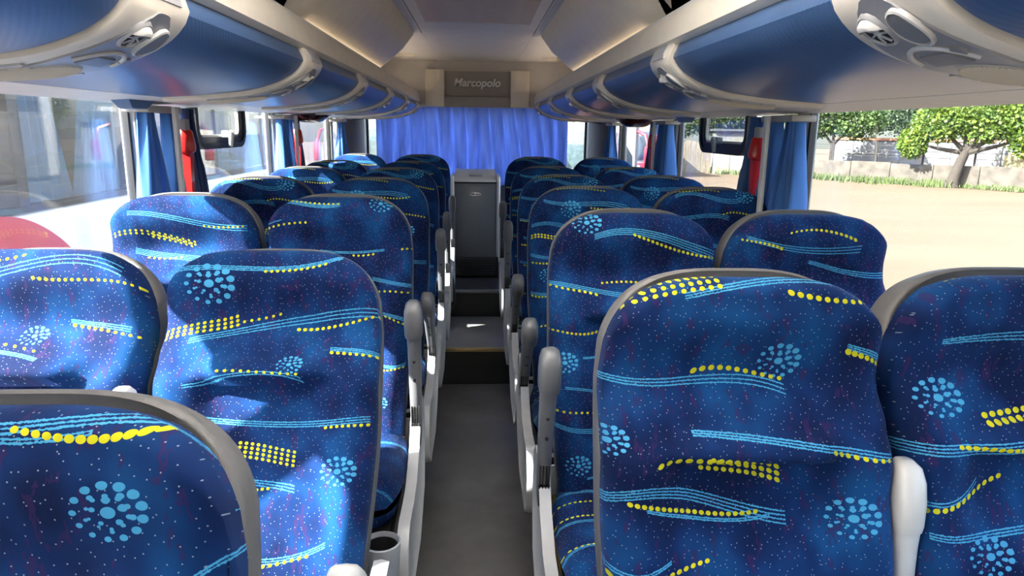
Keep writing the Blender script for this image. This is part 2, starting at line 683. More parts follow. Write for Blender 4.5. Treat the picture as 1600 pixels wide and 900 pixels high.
MOT['left_third_window'] = S(287, 298, 0.545, [
    ('L', 206, 395, (339, 344, 356, 360), 3, 5, 7),
    ('D', 323, 393, (361, 363, 363, 361), 9, 3.6, 3.4, 1),
    ('D', 176, 310, (378, 371, 378, 389), 15, 3.6, 3.4, 2),
    ('D', 236, 304, (375, 380, 385, 392), 8, 3.6, 3.4, 2),
    ('L', 212, 330, (397, 404, 408, 412), 4, 5, 5),
    ('D', 230, 290, (412, 414, 414, 412), 7, 3.6, 3.4, 1)])
MOT['right_second_aisle'] = S(983, 320, 0.55, [
    ('F', 911, 349, 40),
    ('L', 922, 1108, (366, 358, 372, 390), 4, 4, 7),
    ('D', 976, 1108, (365, 380, 392, 397), 20, 4.2, 3.8, 1),
    ('D', 933, 1004, (434, 432, 432, 436), 10, 3.0, 4.0, 1),
    ('L', 858, 990, (430, 438, 446, 450), 3, 4, 5),
    ('D', 858, 930, (434, 442, 446, 452), 9, 3.4, 4.4, 1),
    ('D', 855, 930, (499, 504, 507, 503), 12, 3.0, 4.2, 1),
    ('F', 880, 547, 36),
    ('L', 906, 960, (540, 539, 537, 536), 2, 3, 4),
    ('L', 880, 960, (581, 584, 588, 592), 2, 4, 4),
    ('D', 866, 950, (614, 617, 618, 622), 10, 3.6, 3.2, 1),
    ('L', 864, 950, (632, 639, 641, 640), 3, 4, 5),
    ('F', 899, 692, 36),
    ('L', 912, 960, (710, 708, 706, 704), 2, 3, 4)])
MOT['right_second_window'] = S(1243, 320, 0.576, [
    ('D', 1130, 1198, (373, 377, 381, 388), 10, 2.8, 4.6, 1),
    ('D', 1203, 1310, (365, 359, 363, 375), 14, 3.0, 5.0, 1),
    ('L', 1140, 1318, (368, 382, 386, 382), 3, 4, 8),
    ('L', 1243, 1372, (404, 414, 422, 420), 3, 3, 7),
    ('D', 1150, 1230, (430, 428, 432, 440), 9, 3.8, 4, 1)])
MOT['right_front_window'] = S(1628, 413, 1.0, [
    ('L', 1470, 1700, (537, 528, 524, 530), 3, 3, 8),
    ('D', 1490, 1640, (440, 428, 422, 420), 10, 4, 4, 1),
    ('F', 1467, 627, 42),
    ('D', 1526, 1660, (660, 654, 648, 644), 10, 5, 5, 2),
    ('L', 1398, 1690, (690, 696, 686, 690), 4, 5, 5),
    ('D', 1478, 1650, (700, 702, 703, 706), 18, 4, 4, 1),
    ('D', 1410, 1568, (790, 792, 770, 747), 13, 4.6, 4.2, 1),
    ('L', 1410, 1520, (778, 784, 776, 750), 2, 4, 6),
    ('L', 1430, 1690, (828, 832, 822, 820), 3, 4, 5),
    ('F', 1527, 866, 40)])
MOT['common_one'] = [
    ('D', -170, 20, (26, 34, 28, 36), 16, 3.6, 3.6, 1),
    ('L', -150, 110, (50, 40, 62, 52), 3, 5, 7),
    ('F', 110, 52, 38),
    ('D', 30, 200, (120, 112, 122, 130), 14, 3.4, 4.4, 1),
    ('L', -210, 60, (120, 128, 118, 126), 3, 4, 6),
    ('F', -130, 172, 38),
    ('D', -215, -110, (230, 238, 240, 236), 9, 4, 4, 1),
    ('L', -215, 20, (222, 230, 226, 234), 3, 4, 5),
    ('D', 10, 170, (250, 246, 256, 262), 12, 4, 4, 3),
    ('L', -200, 200, (310, 322, 308, 318), 3, 4, 6),
    ('D', -210, -120, (345, 350, 352, 350), 8, 4, 4, 1),
    ('F', 60, 372, 38),
    ('L', -215, 0, (420, 430, 424, 428), 3, 4, 5),
    ('D', -200, -60, (440, 448, 446, 442), 12, 4, 4, 1),
    ('F', -150, 500, 38),
    ('L', -80, 200, (520, 512, 524, 530), 3, 4, 5),
    ('D', -200, 60, (570, 580, 572, 566), 18, 4, 4, 1)]
MOT['common_two'] = [
    ('D', -120, 60, (30, 24, 28, 38), 16, 3.4, 3.4, 1),
    ('L', -170, 140, (70, 82, 78, 92), 3, 4, 8),
    ('D', 0, 150, (100, 104, 106, 98), 12, 3.4, 3.6, 1),
    ('F', -70, 104, 40),
    ('L', -210, -40, (160, 150, 156, 164), 3, 4, 6),
    ('D', 40, 210, (170, 164, 170, 178), 14, 3.8, 3.4, 1),
    ('D', -215, -120, (206, 200, 204, 208), 8, 4, 4, 2),
    ('F', 130, 238, 38),
    ('L', -215, 90, (268, 280, 270, 282), 3, 4, 6),
    ('D', -215, -90, (300, 306, 304, 298), 10, 4, 4, 1),
    ('F', -150, 350, 38),
    ('L', -60, 215, (352, 346, 358, 362), 3, 4, 6),
    ('D', -215, -110, (420, 428, 424, 420), 9, 4, 4, 1),
    ('L', -215, 40, (408, 416, 412, 420), 3, 4, 6),
    ('F', 60, 470, 38),
    ('D', -200, 60, (540, 530, 538, 544), 18, 4, 4, 1)]
MOT['cushion'] = [
    ('L', -225, 60, (-330, -318, -336, -322), 3, 4, 6),
    ('D', -225, -60, (-300, -308, -304, -296), 13, 3.8, 3.4, 1),
    ('F', -110, -240, 38),
    ('L', -225, 40, (-190, -196, -184, -192), 3, 4, 5),
    ('D', -225, -90, (-160, -168, -166, -158), 11, 4, 4, 1),
    ('F', 110, -170, 38),
    ('L', -60, 225, (-110, -100, -114, -104), 3, 4, 5),
    ('D', -225, -70, (-95, -102, -98, -90), 12, 4, 3.6, 1),
    ('L', -225, -20, (-50, -60, -54, -48), 3, 4, 5),
    ('D', -20, 225, (-30, -40, -34, -28), 16, 4, 3.6, 1),
    ('L', -225, 225, (-400, -408, -398, -404), 2, 4, 5),
    ('D', -225, -100, (-430, -436, -434, -428), 10, 4, 3.6, 2)]
FAB = {k: fabric('fabric_' + k, v, seed=i + 1) for i, (k, v) in enumerate(MOT.items())}

# ================================================================== THE COACH SHELL
XW = 1.17          # inner face of the side walls
Y0, Y1 = -1.1, 7.6
ZP = 0.25          # seat platform
ZS = 1.08          # window sill
ZT = 1.760         # window top / underside of lockers
ZC = 2.27          # ceiling

fl = struct(MB().box(-.31, .31, Y0, 4.47, -.05, 0).build('floor', M_floor))
st = thing('aisle_step', 'lower grey vinyl step with brass edge in the aisle', 'step', (0, 4.47, 0))
MB().box(-.31, .31, 0.012, .83, 0, .245).build('tread', M_step, st)
MB().box(-.31, .31, 0, .012, 0, .228).build('riser', M_riser, st)
MB().box(-.31, .31, -.012, .025, .228, .252, r=.004).build('nosing', M_brass, st)
st2 = thing('aisle_step', 'upper dark step under the drinks cooler at the rear', 'step', (0, 5.30, 0))
MB().box(-.31, .31, 0.012, 2.29, .245, .45).build('tread', M_riser, st2)
MB().box(-.31, .31, 0, .012, .245, .435).build('riser', M_riser, st2)
MB().box(-.31, .31, -.01, .02, .435, .457, r=.004).build('nosing', M_midgrey, st2)

for s, nm in ((-1, 'left'), (1, 'right')):
    a, b = sorted((s * .31, s * XW))
    struct(MB().box(a, b, Y0, Y1, -.05, ZP).build('floor_' + nm, M_floor))
    a, b = sorted((s * XW, s * (XW + .05)))
    struct(MB().box(a, b, Y0, Y1, -.05, ZS).build('wall_' + nm, M_wall))
    # sill ledge
    a, b = sorted((s * (XW - .035), s * (XW + .055)))
    struct(MB().box(a, b, Y0, Y1, ZS, ZS + .022, r=.008).build('trim_sill_' + nm, M_white))
    # upper wall (above windows, behind the lockers)
    a, b = sorted((s * 1.16, s * 1.21))
    struct(MB().box(a, b, Y0, Y1, ZT + .005, ZC + .04).build('wall_upper_' + nm, M_carpet))
    # underside strip between lockers and window
    poly = [(s * .955, 1.768), (s * .955, 1.750), (s * 1.10, 1.742), (s * 1.165, 1.738), (s * 1.165, 1.785)]
    struct(MB().prism(poly, 'y', Y0, 6.75).build('trim_underside_' + nm, M_white))
    # outer ceiling panels: dark above the lockers in front, light at the rear
    a, b = sorted((s * .362, s * 1.17))
    struct(MB().box(a, b, Y0, 4.85, ZC, ZC + .04).build('ceiling_side_' + nm, M_carpet))
    struct(MB().box(a, b, 4.856, Y1, ZC, ZC + .04).build('ceiling_rear_' + nm, M_ceil))
    a, b = sorted((s * .362, s * .43))
    struct(MB().box(a, b, Y0, 4.85, ZC - .006, ZC - .001).build('trim_ceiling_' + nm, M_ceil))

# partition behind the camera
struct(MB().box(-1.2, 1.2, Y0 - .06, Y0, -.05, 2.31).build('wall_front', M_wall))
cl = struct(MB().box(-.357, .357, 4.36, Y1, ZC - .003, ZC + .04).build('ceiling', M_ceil))
HX, HA, HB = .31, .20, 1.70          # added roof hatch, out of view, bringing soft light down on the seats
mb = MB()
mb.box(-.357, .357, Y0, HA, ZC - .003, ZC + .04)
mb.box(-.357, .357, HB, 2.0, ZC - .003, ZC + .04)
mb.box(-.357, -HX, HA, HB, ZC - .003, ZC + .04)
mb.box(HX, .357, HA, HB, ZC - .003, ZC + .04)
struct(mb.build('ceiling_front', M_ceil))
M_hatch = mat_cloth('milky_acrylic', (0.80, 0.78, 0.74), 0.92)
hatch = struct(MB().box(-HX, HX, HA, HB, ZC + .03, ZC + .04, r=.004).build('window_hatch', M_hatch), 'added milky acrylic light hatch, out of view over the front seats')
fr_ = MB()
for a_, b_, c_, d_ in ((-HX - .02, -HX + .02, HA, HB), (HX - .02, HX + .02, HA, HB), (-HX, HX, HA - .02, HA + .02), (-HX, HX, HB - .02, HB + .02)):
    fr_.box(a_, b_, c_, d_, ZC - .012, ZC - .004, r=.003)
fr_.build('added_hatch_frame', M_white, hatch)
M_wood = mat('grille_brown', (0.70, 0.57, 0.46), 0.5, var=0.25, scale=8, stretch=(1, 14, 1))
gr = thing('ceiling_grille', 'brown slatted air return grille in the centre of the ceiling', 'grille', (0, 2.0, ZC))
MB().box(-.30, .30, .06, 2.30, .012, .03).build('backing', M_dark, gr)
mb = MB()
for a, b, c, d in ((-.357, -.30, 0, 2.36), (.30, .357, 0, 2.36), (-.30, .30, 0, .06), (-.30, .30, 2.30, 2.36)):
    mb.box(a, b, c, d, -.006, .03, r=.003, seg=1)
mb.build('frame', M_ceil, gr)
sl = MB().box(-.30, .30, 0, .020, 0, .008)
sl_me = sl.mesh('slat', False)
for i in range(92):
    link('slat', sl_me, M_wood, gr, (0, .066 + i * .0243, -.002))


# ------------------------------------------------------------------ lockers: curved profile shared by doors and service panels
PROF0 = [(.552, 1.907), (.541, 1.888), (.531, 1.870), (.530, 1.868), (.5305, 1.866), (.548, 1.843), (.574, 1.822), (.62, 1.800), (.69, 1.780), (.78, 1.768), (.87, 1.760), (.965, 1.754)]


def resample(pts, n):
    # Catmull-Rom then arc length resample
    P = [Vector((a, b)) for a, b in pts]
    dense = []
    for i in range(len(P) - 1):
        p0, p1, p2, p3 = P[max(i - 1, 0)], P[i], P[i + 1], P[min(i + 2, len(P) - 1)]
        for k in range(12):
            t = k / 12
            dense.append(.5 * ((2 * p1) + (-p0 + p2) * t + (2 * p0 - 5 * p1 + 4 * p2 - p3) * t * t + (-p0 + 3 * p1 - 3 * p2 + p3) * t ** 3))
    dense.append(P[-1])
    L = [0]
    for i in range(1, len(dense)):
        L.append(L[-1] + (dense[i] - dense[i - 1]).length)
    out = []
    j = 0
    for k in range(n):
        s = L[-1] * k / (n - 1)
        while j < len(L) - 2 and L[j + 1] < s:
            j += 1
        t = (s - L[j]) / max(1e-9, L[j + 1] - L[j])
        out.append(dense[j].lerp(dense[j + 1], t))
    return out, L[-1]


PROF, PLEN = resample(PROF0, 41)


def pm(s, a, y, n):
    """point on the locker skin: a = arc metres from the rail, n = height off the skin (towards the cabin), s = side"""
    t = max(0, min(.9999, a / PLEN)) * (len(PROF) - 1)
    i = int(t)
    p = PROF[i].lerp(PROF[i + 1], t - i)
    i0, i1 = max(i - 1, 0), min(i + 2, len(PROF) - 1)
    d = (PROF[i1] - PROF[i0]).normalized()
    nx, nz = d.y, -d.x          # pointing down / inwards
    return Vector((s * (p.x + nx * n), y, p.y + nz * n))


def conform_patch(mb, s, poly, y_c, n0, n1, inset=0.0):
    """poly: list of (a, y) outline; extruded from n0 to n1 off the skin, bevelled by inset"""
    cx = sum(p[0] for p in poly) / len(poly)
    cy = sum(p[1] for p in poly) / len(poly)

    def ring(k, n):
        return [pm(s, cx + (a - cx) * k, y_c + cy + (y - cy) * k, n) for a, y in poly]
    rings = [ring(1, n0), ring(1, n1 - inset * .5)]
    if inset:
        rings.append(ring(1 - inset * 8, n1))
    kk = 1 - inset * 8 if inset else 1
    for f in (.75, .5, .25):
        rings.append(ring(kk * f, n1))
    mb.loft(rings, cap0=False, cap1=True)
    return mb


def ellipse(ca, cy, ra, ry, n=24, tilt=0.0):
    out = []
    for k in range(n):
        t = 2 * PI * k / n
        x, y = ra * math.cos(t), ry * math.sin(t)
        out.append((ca + x * math.cos(tilt) - y * math.sin(tilt), cy + x * math.sin(tilt) + y * math.cos(tilt)))
    return out


def sub_poly(poly, n=5):
    out = []
    for i in range(len(poly)):
        p, q = poly[i], poly[(i + 1) % len(poly)]
        for k in range(n):
            out.append((p[0] + (q[0] - p[0]) * k / n, p[1] + (q[1] - p[1]) * k / n))
    return out


M_insert = mat('console_grey', (0.30, 0.30, 0.31), 0.33, metal=0.15, var=0.05)
M_spk = mat('speaker_beige', (0.52, 0.47, 0.38), 0.6, var=0.06)
M_num = mat('plate_silver', (0.48, 0.49, 0.52), 0.3, metal=0.3, var=0.04)
M_print = mat('print_dark', (0.06, 0.06, 0.07), 0.5)
ORD = ['first', 'second', 'third', 'fourth', 'fifth', 'sixth', 'seventh']


def vent(parent, s, ca, cy, yc, rad):
    """round swivelling air nozzle: raised cup, black hole, pale vanes"""
    ring = []
    for rr, n in ((rad * 1.22, .004), (rad * 1.16, .009), (rad * 1.04, .012), (rad * .98, .010), (rad * .96, .002)):
        ring.append([pm(s, a, yc + y, n + .012) for a, y in ellipse(ca, cy, rr, rr, 24)])
    o = MB().loft(ring, cap0=False, cap1=False).build('air_nozzle', M_insert, parent)
    # eyelid over the rail-side half of the nozzle
    mb = MB()
    mb.grid(lambda u_, v_: pm(s, ca - rad * 1.12 * math.cos((v_ - .5) * PI) * (1 - .45 * u_), yc + cy + rad * 1.12 * math.sin((v_ - .5) * PI) * (1 - .12 * u_), .014 + .020 * math.sin(u_ * PI * .5) * math.cos((v_ - .5) * PI) ** .5), 7, 15)
    mb.build('eyelid', M_armlight, o)
    mb = MB()
    conform_patch(mb, s, ellipse(ca, cy, rad * .97, rad * .97, 20), yc, 0.002, .0205)
    mb.build('nozzle_well', M_black, o)
    mb = MB()
    for k in range(7):
        t = PI * 2 * k / 7 + .3
        p0 = pm(s, ca + math.cos(t) * rad * .25, yc + cy + math.sin(t) * rad * .25, .0225)
        p1 = pm(s, ca + math.cos(t) * rad * .88, yc + cy + math.sin(t) * rad * .93, .0225)
        mb.tube([p0, p1], .0018, 5)
    conform_patch(mb, s, ellipse(ca, cy, rad * .3, rad * .3, 14), yc, 0.012, .022)
    mb.build('vane', M_grey, o)
    return o


def console(s, idx, yc, near, side_name):
    W = .105
    label = 'cream service panel between blue lockers, %s from the camera on the %s' % (ORD[idx], side_name)
    t = thing('service_panel', label, 'service panel', (0, 0, 0), 0, 'overhead service panels')
    # frame: raised cream band over the whole profile
    mb = MB()
    rings = []
    na = 33
    for i in range(na):
        a = PLEN * i / (na - 1) * .998
        rings.append([pm(s, a, yc - W, -.006), pm(s, a, yc - W, .010), pm(s, a, yc - W + .008, .016), pm(s, a, yc + W - .008, .016),
                      pm(s, a, yc + W, .010), pm(s, a, yc + W, -.006)])
    mb.loft(rings)
    mb.build('frame', M_cream, t)
    # seat number plate near the rail
    mb = MB()
    conform_patch(mb, s, sub_poly([(.008, -.06), (.045, -.06), (.045, .06), (.008, .06)]), yc, .012, .019)
    mb.build('number_plate', M_num, t)
    # leaf shaped grey insert
    leaf = []
    n = 60
    for k in range(n):
        tt = 2 * PI * k / n
        c, q = math.cos(tt), math.sin(tt)
        a = .205 + .145 * c
        y = .082 * (abs(q) ** .8) * (1 if q > 0 else -1) * (1 - .25 * max(0, c))
        leaf.append((a, y))
    mb = MB()
    conform_patch(mb, s, leaf, yc, .010, .0195)
    mb.build('insert', M_insert, t)
    if near >= 1:
        sy = 1 if s > 0 else -1
        vent(t, s, .105, .032 * sy, yc, .025)
        mb = MB()
        conform_patch(mb, s, ellipse(.112, -.036 * sy, .030, .025, 20), yc, .012, .025, inset=.015)
        lamp = mb.build('reading_lamp', M_midgrey, t)
        mb = MB()
        ring = []
        for k, nn in ((1.15, .018), (1.12, .024), (1.0, .0255), (.97, .020)):
            ring.append([pm(s, a, yc + y, nn) for a, y in ellipse(.112, -.036 * sy, .030 * k, .025 * k, 20)])
        mb.loft(ring, cap0=False, cap1=False).build('lamp_bezel', M_armlight, lamp)
        # call button
        mb = MB()
        conform_patch(mb, s, ellipse(.170, -.056 * sy, .013, .011, 14), yc, .012, .024, inset=.02)
        mb.build('call_button', M_midgrey, t)
        # curved bead around the switch field
        pts = [pm(s, .205 + .055 * math.cos(q), yc + .062 * math.sin(q), .021) for q in [PI * .55 + PI * .9 * k / 14 for k in range(15)]]
        MB().tube(pts, .004, 6).build('bead', M_armlight, t)
        mb = MB()
        conform_patch(mb, s, sub_poly([(.172, -.03), (.205, -.04), (.205, .04), (.172, .03)], 3), yc, .012, .023)
        mb.build('switch_field', M_midgrey, t)
    else:
        mb = MB()
        conform_patch(mb, s, ellipse(.105, .030, .026, .026, 14), yc, .012, .030, inset=.03)
        mb.build('air_nozzle', M_chrome, t)
        mb = MB()
        conform_patch(mb, s, ellipse(.118, -.034, .034, .026, 14), yc, .012, .026, inset=.02)
        mb.build('reading_lamp', M_grey, t)
        mb = MB()
        conform_patch(mb, s, ellipse(.178, 0, .016, .03, 12), yc, .012, .024)
        mb.build('switch_field', M_midgrey, t)
    # oval speaker with ribbed grille
    mb = MB()
    conform_patch(mb, s, ellipse(.318, 0, .105, .078, 28), yc, .010, .022, inset=.012)
    spk = mb.build('speaker', M_spk, t)
    if near >= 1:
        mb = MB()
        for k in range(-12, 13):
            y = k * .0058
            h = .095 * math.sqrt(max(0, 1 - (y / .072) ** 2))
            if h > .01:
                mb.loft([[pm(s, .318 + h * f, yc + y - .0016, .0215), pm(s, .318 + h * f, yc + y, .0238), pm(s, .318 + h * f, yc + y + .0016, .0215)] for f in (-1, -.5, 0, .5, 1)])
        tag(mb.build('grille_rib', M_spk, spk), kind='stuff')
        for k in range(3):
            mb = MB()
            a0 = .258 + k * .042
            conform_patch(mb, s, sub_poly([(a0, .078), (a0 + .038, .084), (a0 + .038, .096), (a0, .092)], 3), yc, .012, .020)
            mb.build('push_button', M_grey, t)
            mb = MB()
            conform_patch(mb, s, sub_poly([(a0, -.092), (a0 + .038, -.096), (a0 + .038, -.084), (a0, -.078)], 3), yc, .012, .020)
            mb.build('push_button', M_grey, t)
    return t


def locker(s, idx, ya, yb, side_name):
    t = thing('overhead_locker', 'curved blue overhead luggage locker, %s from the front on the %s' % (ORD[idx], side_name), 'locker', (0, 0, 0), 0, 'overhead lockers')
    mb = MB()
    rings = []
    for i in range(len(PROF)):
        a = PLEN * i / (len(PROF) - 1) * .999
        rings.append([pm(s, a, ya, -.015), pm(s, a, ya, -.002), pm(s, a, ya + .006, .004), pm(s, a, yb - .006, .004), pm(s, a, yb, -.002), pm(s, a, yb, -.015)])
    mb.loft(rings)
    mb.build('door', M_locker, t, angle=32)
    poly = [(s * .575, 1.90), (s * .575, 1.86), (s * .66, 1.81), (s * .95, 1.772), (s * 1.15, 1.79), (s * 1.15, 1.96), (s * .575, 1.96)]
    MB().prism(poly, 'y', ya + .002, yb - .002).build('body', M_dark, t, smooth=False)
    return t


CR = [0.98, 2.09, 3.19, 4.19, 5.28, 6.38]
CL = [1.27, 2.38, 3.40, 4.47, 5.50, 6.45]
for s, nm, cs in ((-1, 'left', CL), (1, 'right', CR)):
    prev = -1.15
    for i, yc in enumerate(cs):
        console(s, i, yc, 1 if i < 3 else 0, nm)
        locker(s, i, prev + .114, yc - .114, nm)
        prev = yc
    locker(s, 6, prev + .114, 6.66, nm)
    # rail along the upper edge of the lockers
    poly = [(s * .535, 1.902), (s * .522, 1.912), (s * .522, 1.955), (s * .535, 1.985), (s * .560, 1.992), (s * .60, 1.975), (s * .60, 1.902)]
    struct(MB().prism(poly, 'y', Y0, 6.68).build('trim_rail_' + nm, M_cream))
    struct(MB().box(min(s * .545, s * .556), max(s * .545, s * .556), Y0, 6.66, 1.988, 1.998).build('trim_rail_top_' + nm, M_white))
    # unseen light strip added behind the rail to warm the covers and ceiling
    cv = thing('unseen_cove_light', 'unseen added warm light strip in the cove behind the %s locker rail' % nm, 'light strip', (s * .578, 0, 1.989))
    MB().box(-.012, .012, 2.5, 6.6, 0, .006).build('housing', M_grey, cv)
    MB().box(-.009, .009, 2.52, 4.75, .006, .009).build('diffuser', M_cove_dim, cv)
    MB().box(-.009, .009, 4.77, 6.58, .006, .009).build('diffuser', M_cove, cv)
    # dark lining over the locker tops
    a, b = sorted((s * .60, s * 1.16))
    struct(MB().box(a, b, Y0, 6.70, 1.965, 1.985).build('trim_shelf_' + nm, M_carpet))
    # rounded end cap of the locker row
    poly = [(s * p.x, p.y - .004) for p in PROF[::2]] + [(s * 1.15, 1.73), (s * 1.15, 1.98), (s * .56, 1.992), (s * .524, 1.95)]
    struct(MB().prism(poly, 'y', 6.67, 6.72).build('trim_locker_end_' + nm, M_dark))

# near seat-number lettering on the first left panel
def text_mesh(txt, size, extrude, shear=0.0, offset=0.0):
    cu = bpy.data.curves.new('lettering', 'FONT')
    cu.body = txt
    cu.size = size
    cu.extrude = extrude
    cu.shear = shear
    cu.offset = offset
    cu.align_x = 'CENTER'
    cu.align_y = 'CENTER'
    ob = bpy.data.objects.new('lettering', cu)
    COL.objects.link(ob)
    dg = bpy.context.evaluated_depsgraph_get()
    me = bpy.data.meshes.new_from_object(ob.evaluated_get(dg))
    bpy.data.objects.remove(ob)
    bpy.data.curves.remove(cu)
    return me


def plate_text(s, yc, txt, parent):
    me = text_mesh(txt, .030, .0006, offset=.0006)
    o = link('lettering', me, M_white, parent)
    p = pm(s, .027, yc, .0198)
    tx = Vector((0, -1, 0)) if s > 0 else Vector((0, 1, 0))
    up = (pm(s, .012, yc, .0195) - pm(s, .042, yc, .0195)).normalized()
    nz = tx.cross(up).normalized()
    o.matrix_local = Matrix((
        (tx.x, up.x, nz.x, p.x), (tx.y, up.y, nz.y, p.y), (tx.z, up.z, nz.z, p.z), (0, 0, 0, 1)))
    return o


svc = [o for o in COL.objects if o.name.startswith('service_panel')]
plate_text(-1, CL[0] + .01, '07 08', svc[0])

# ------------------------------------------------------------------ duct covers between lockers and ceiling
for s, nm in ((-1, 'left'), (1, 'right')):
    t = thing('duct_cover', 'cream sloping air duct cover above the %s lockers' % nm, 'duct cover', (0, 0, 0))
    mb = MB()
    ys = [2.42, 2.45, 2.52, 3.4, 4.2, 4.50, 4.62, 4.72, 4.80]
    rings = []
    for i, y in enumerate(ys):
        pull = [0.10, 0.03, 0, 0, 0, 0, 0, 0, 0][i]
        rings.append([(s * (.408 + pull), y, ZC - .004), (s * (.405 + pull), y, ZC - .03), (s * (.455 + pull), y, 2.14), (s * (.53 + pull), y, 2.06), (s * (.596 + pull), y, 1.999), (s * .645, y, 1.995), (s * .60, y, ZC - .004)])
    # far end is cut in a concave curve: pull lower points back towards the front
    for i, y in enumerate(ys):
        if y > 4.3:
            r_ = rings[i]
            rings[i] = [(p[0], y - .42 * (1 - ((p[2] - 1.99) / (ZC - 1.99))) ** .6 * (y - 4.2) / .6, p[2]) for p in r_]
    mb.loft(rings)
    mb.build('panel', M_cream, t, angle=50)
    for (y, z, x) in ((2.62, 2.23, .418), (3.6, 2.23, .418), (4.55, 2.23, .418)):
        MB().lathe([(0, .003), (.006, .002), (.008, 0)], 10, Matrix.Translation((s * x, y, z)) @ Matrix.Rotation(-s * PI / 2, 4, 'Y')).build('screw', M_grey, t)
    # round lamps in the rear ceiling
    x, y = (-.62, 6.2) if s < 0 else (.66, 6.35)
    t = thing('ceiling_lamp', 'round recessed ceiling lamp at the rear, %s of the rear panel' % nm, 'lamp', (x, y, ZC))
    MB().lathe([(.062, -.018), (.075, -.022), (.095, -.010), (.10, -.001)], 24).build('bezel', M_cream, t)
    MB().lathe([(.001, -.030), (.035, -.028), (.058, -.020), (.064, -.012)], 24).build('lens', M_armlight, t)
    # small dark bracket beside the lamp
    MB().box(s * .14 - .03, s * .14 + .03, -.02, .02, -.03, -.001, r=.006).build('clip', M_dark, t)

# ------------------------------------------------------------------ rear: bulkhead, header, wall, window
M_letter = mat('letter_silver', (0.82, 0.82, 0.80), 0.3, var=.03)
M_fascia = mat('fascia_grey', (0.30, 0.28, 0.26), 0.5, var=.04)
t = thing('rear_bulkhead', 'cream rear bulkhead box carrying raised silver lettering', 'bulkhead', (0, 6.66, 0))
poly = [(-.46, 1.865), (.46, 1.865), (.475, 1.90), (.475, 2.19), (-.475, 2.19), (-.475, 1.90)]
mb = MB()
mb.prism(poly, 'y', .02, .30)
mb.build('box', M_cream, t)
# raised side cheeks and sloped fascia
for s in (-1, 1):
    a, b = sorted((s * .30, s * .475))
    MB().box(a, b, -.02, .04, 1.862, 2.19, r=.012).build('cheek', M_cream, t)
MB().prism([(-.02, 1.862), (-.025, 1.95), (.015, 1.965), (.015, 2.18), (.03, 2.18), (.03, 1.862)], 'x', -.30, .30).build('fascia', M_fascia, t)
me = text_mesh('Marcopolo', .096, .014, shear=.22, offset=.0022)
link('lettering', me, M_letter, t, (-.005, .004, 2.075), (PI / 2, 0, 0))
# header with arched lower edge
pts = []
for k in range(-20, 21):
    x = 1.15 * k / 20
    ax = abs(x)
    z = 1.868 if ax < .46 else 1.868 - .135 * ((ax - .46) / .69) ** 1.15
    pts.append((x, z))
poly = pts + [(1.15, ZC), (-1.15, ZC)]
struct(MB().prism(poly, 'y', 6.75, 6.85).build('trim_rear_header', M_ceil))
struct(MB().box(-1.17, 1.17, Y1 - .05, Y1, -.05, 1.16).build('wall_rear', M_pillar_dark))
struct(MB().box(-1.17, 1.17, Y1 - .05, Y1, 1.90, ZC + .04).build('wall_rear_upper', M_ceil))
wr = struct(MB().box(-1.16, 1.16, Y1 - .03, Y1 - .022, 1.16, 1.90).build('window_rear', M_glass, smooth=False), 'wide rear window behind the blue curtains')
MB().box(-1.16, -1.13, Y1 - .05, Y1 - .01, 1.16, 1.90).build('window_seal', M_dark, wr)
MB().box(1.13, 1.16, Y1 - .05, Y1 - .01, 1.16, 1.90).build('window_seal', M_dark, wr)


def drape(name, label, x0, x1, y, z0, z1, seed, mat_, parent=None, slant=0.0, folds=9):
    rnd = random.Random(seed)
    ph = [rnd.uniform(0, 6.28) for _ in range(6)]
    W = x1 - x0

    def fn(u_, v_):
        x = x0 + W * u_
        z = z1 - (z1 - z0) * v_
        x2 = x + slant * v_ * math.sin(PI * u_)
        amp = .024 + .036 * v_
        q = u_ * folds * 2 * PI
        d = amp * (math.sin(q + ph[0] + 1.2 * math.sin(3 * v_ + ph[1])) + .5 * math.sin(q * .53 + ph[2] + 2.5 * v_) + .25 * math.sin(q * 2.1 + ph[3] - 4 * v_))
        d += .02 * math.sin(7 * v_ + 5 * u_ + ph[4]) * v_
        return (x2, y + d, z)
    o = MB().grid(fn, 110, 26).build(name, mat_, parent, angle=180)
    md = o.modifiers.new('thickness', 'SOLIDIFY')
    md.thickness = .003
    return tag(o, label, 'curtain')


RC_Y = 7.38
drape('rear_curtain', 'left blue curtain drawn across the rear window', -1.03, .02, RC_Y, 1.10, 1.905, 3, M_curtain_rear, folds=7)
drape('rear_curtain', 'right blue curtain drawn across the rear window', -.005, .925, RC_Y - .02, 1.10, 1.905, 11, M_curtain_rear, folds=7, slant=.10)
rod = tag(MB().tube([(-1.14, RC_Y, 1.91), (1.14, RC_Y, 1.91)], .010).build('curtain_rod', M_grey), 'thin rod carrying the rear window curtains', 'curtain rod')

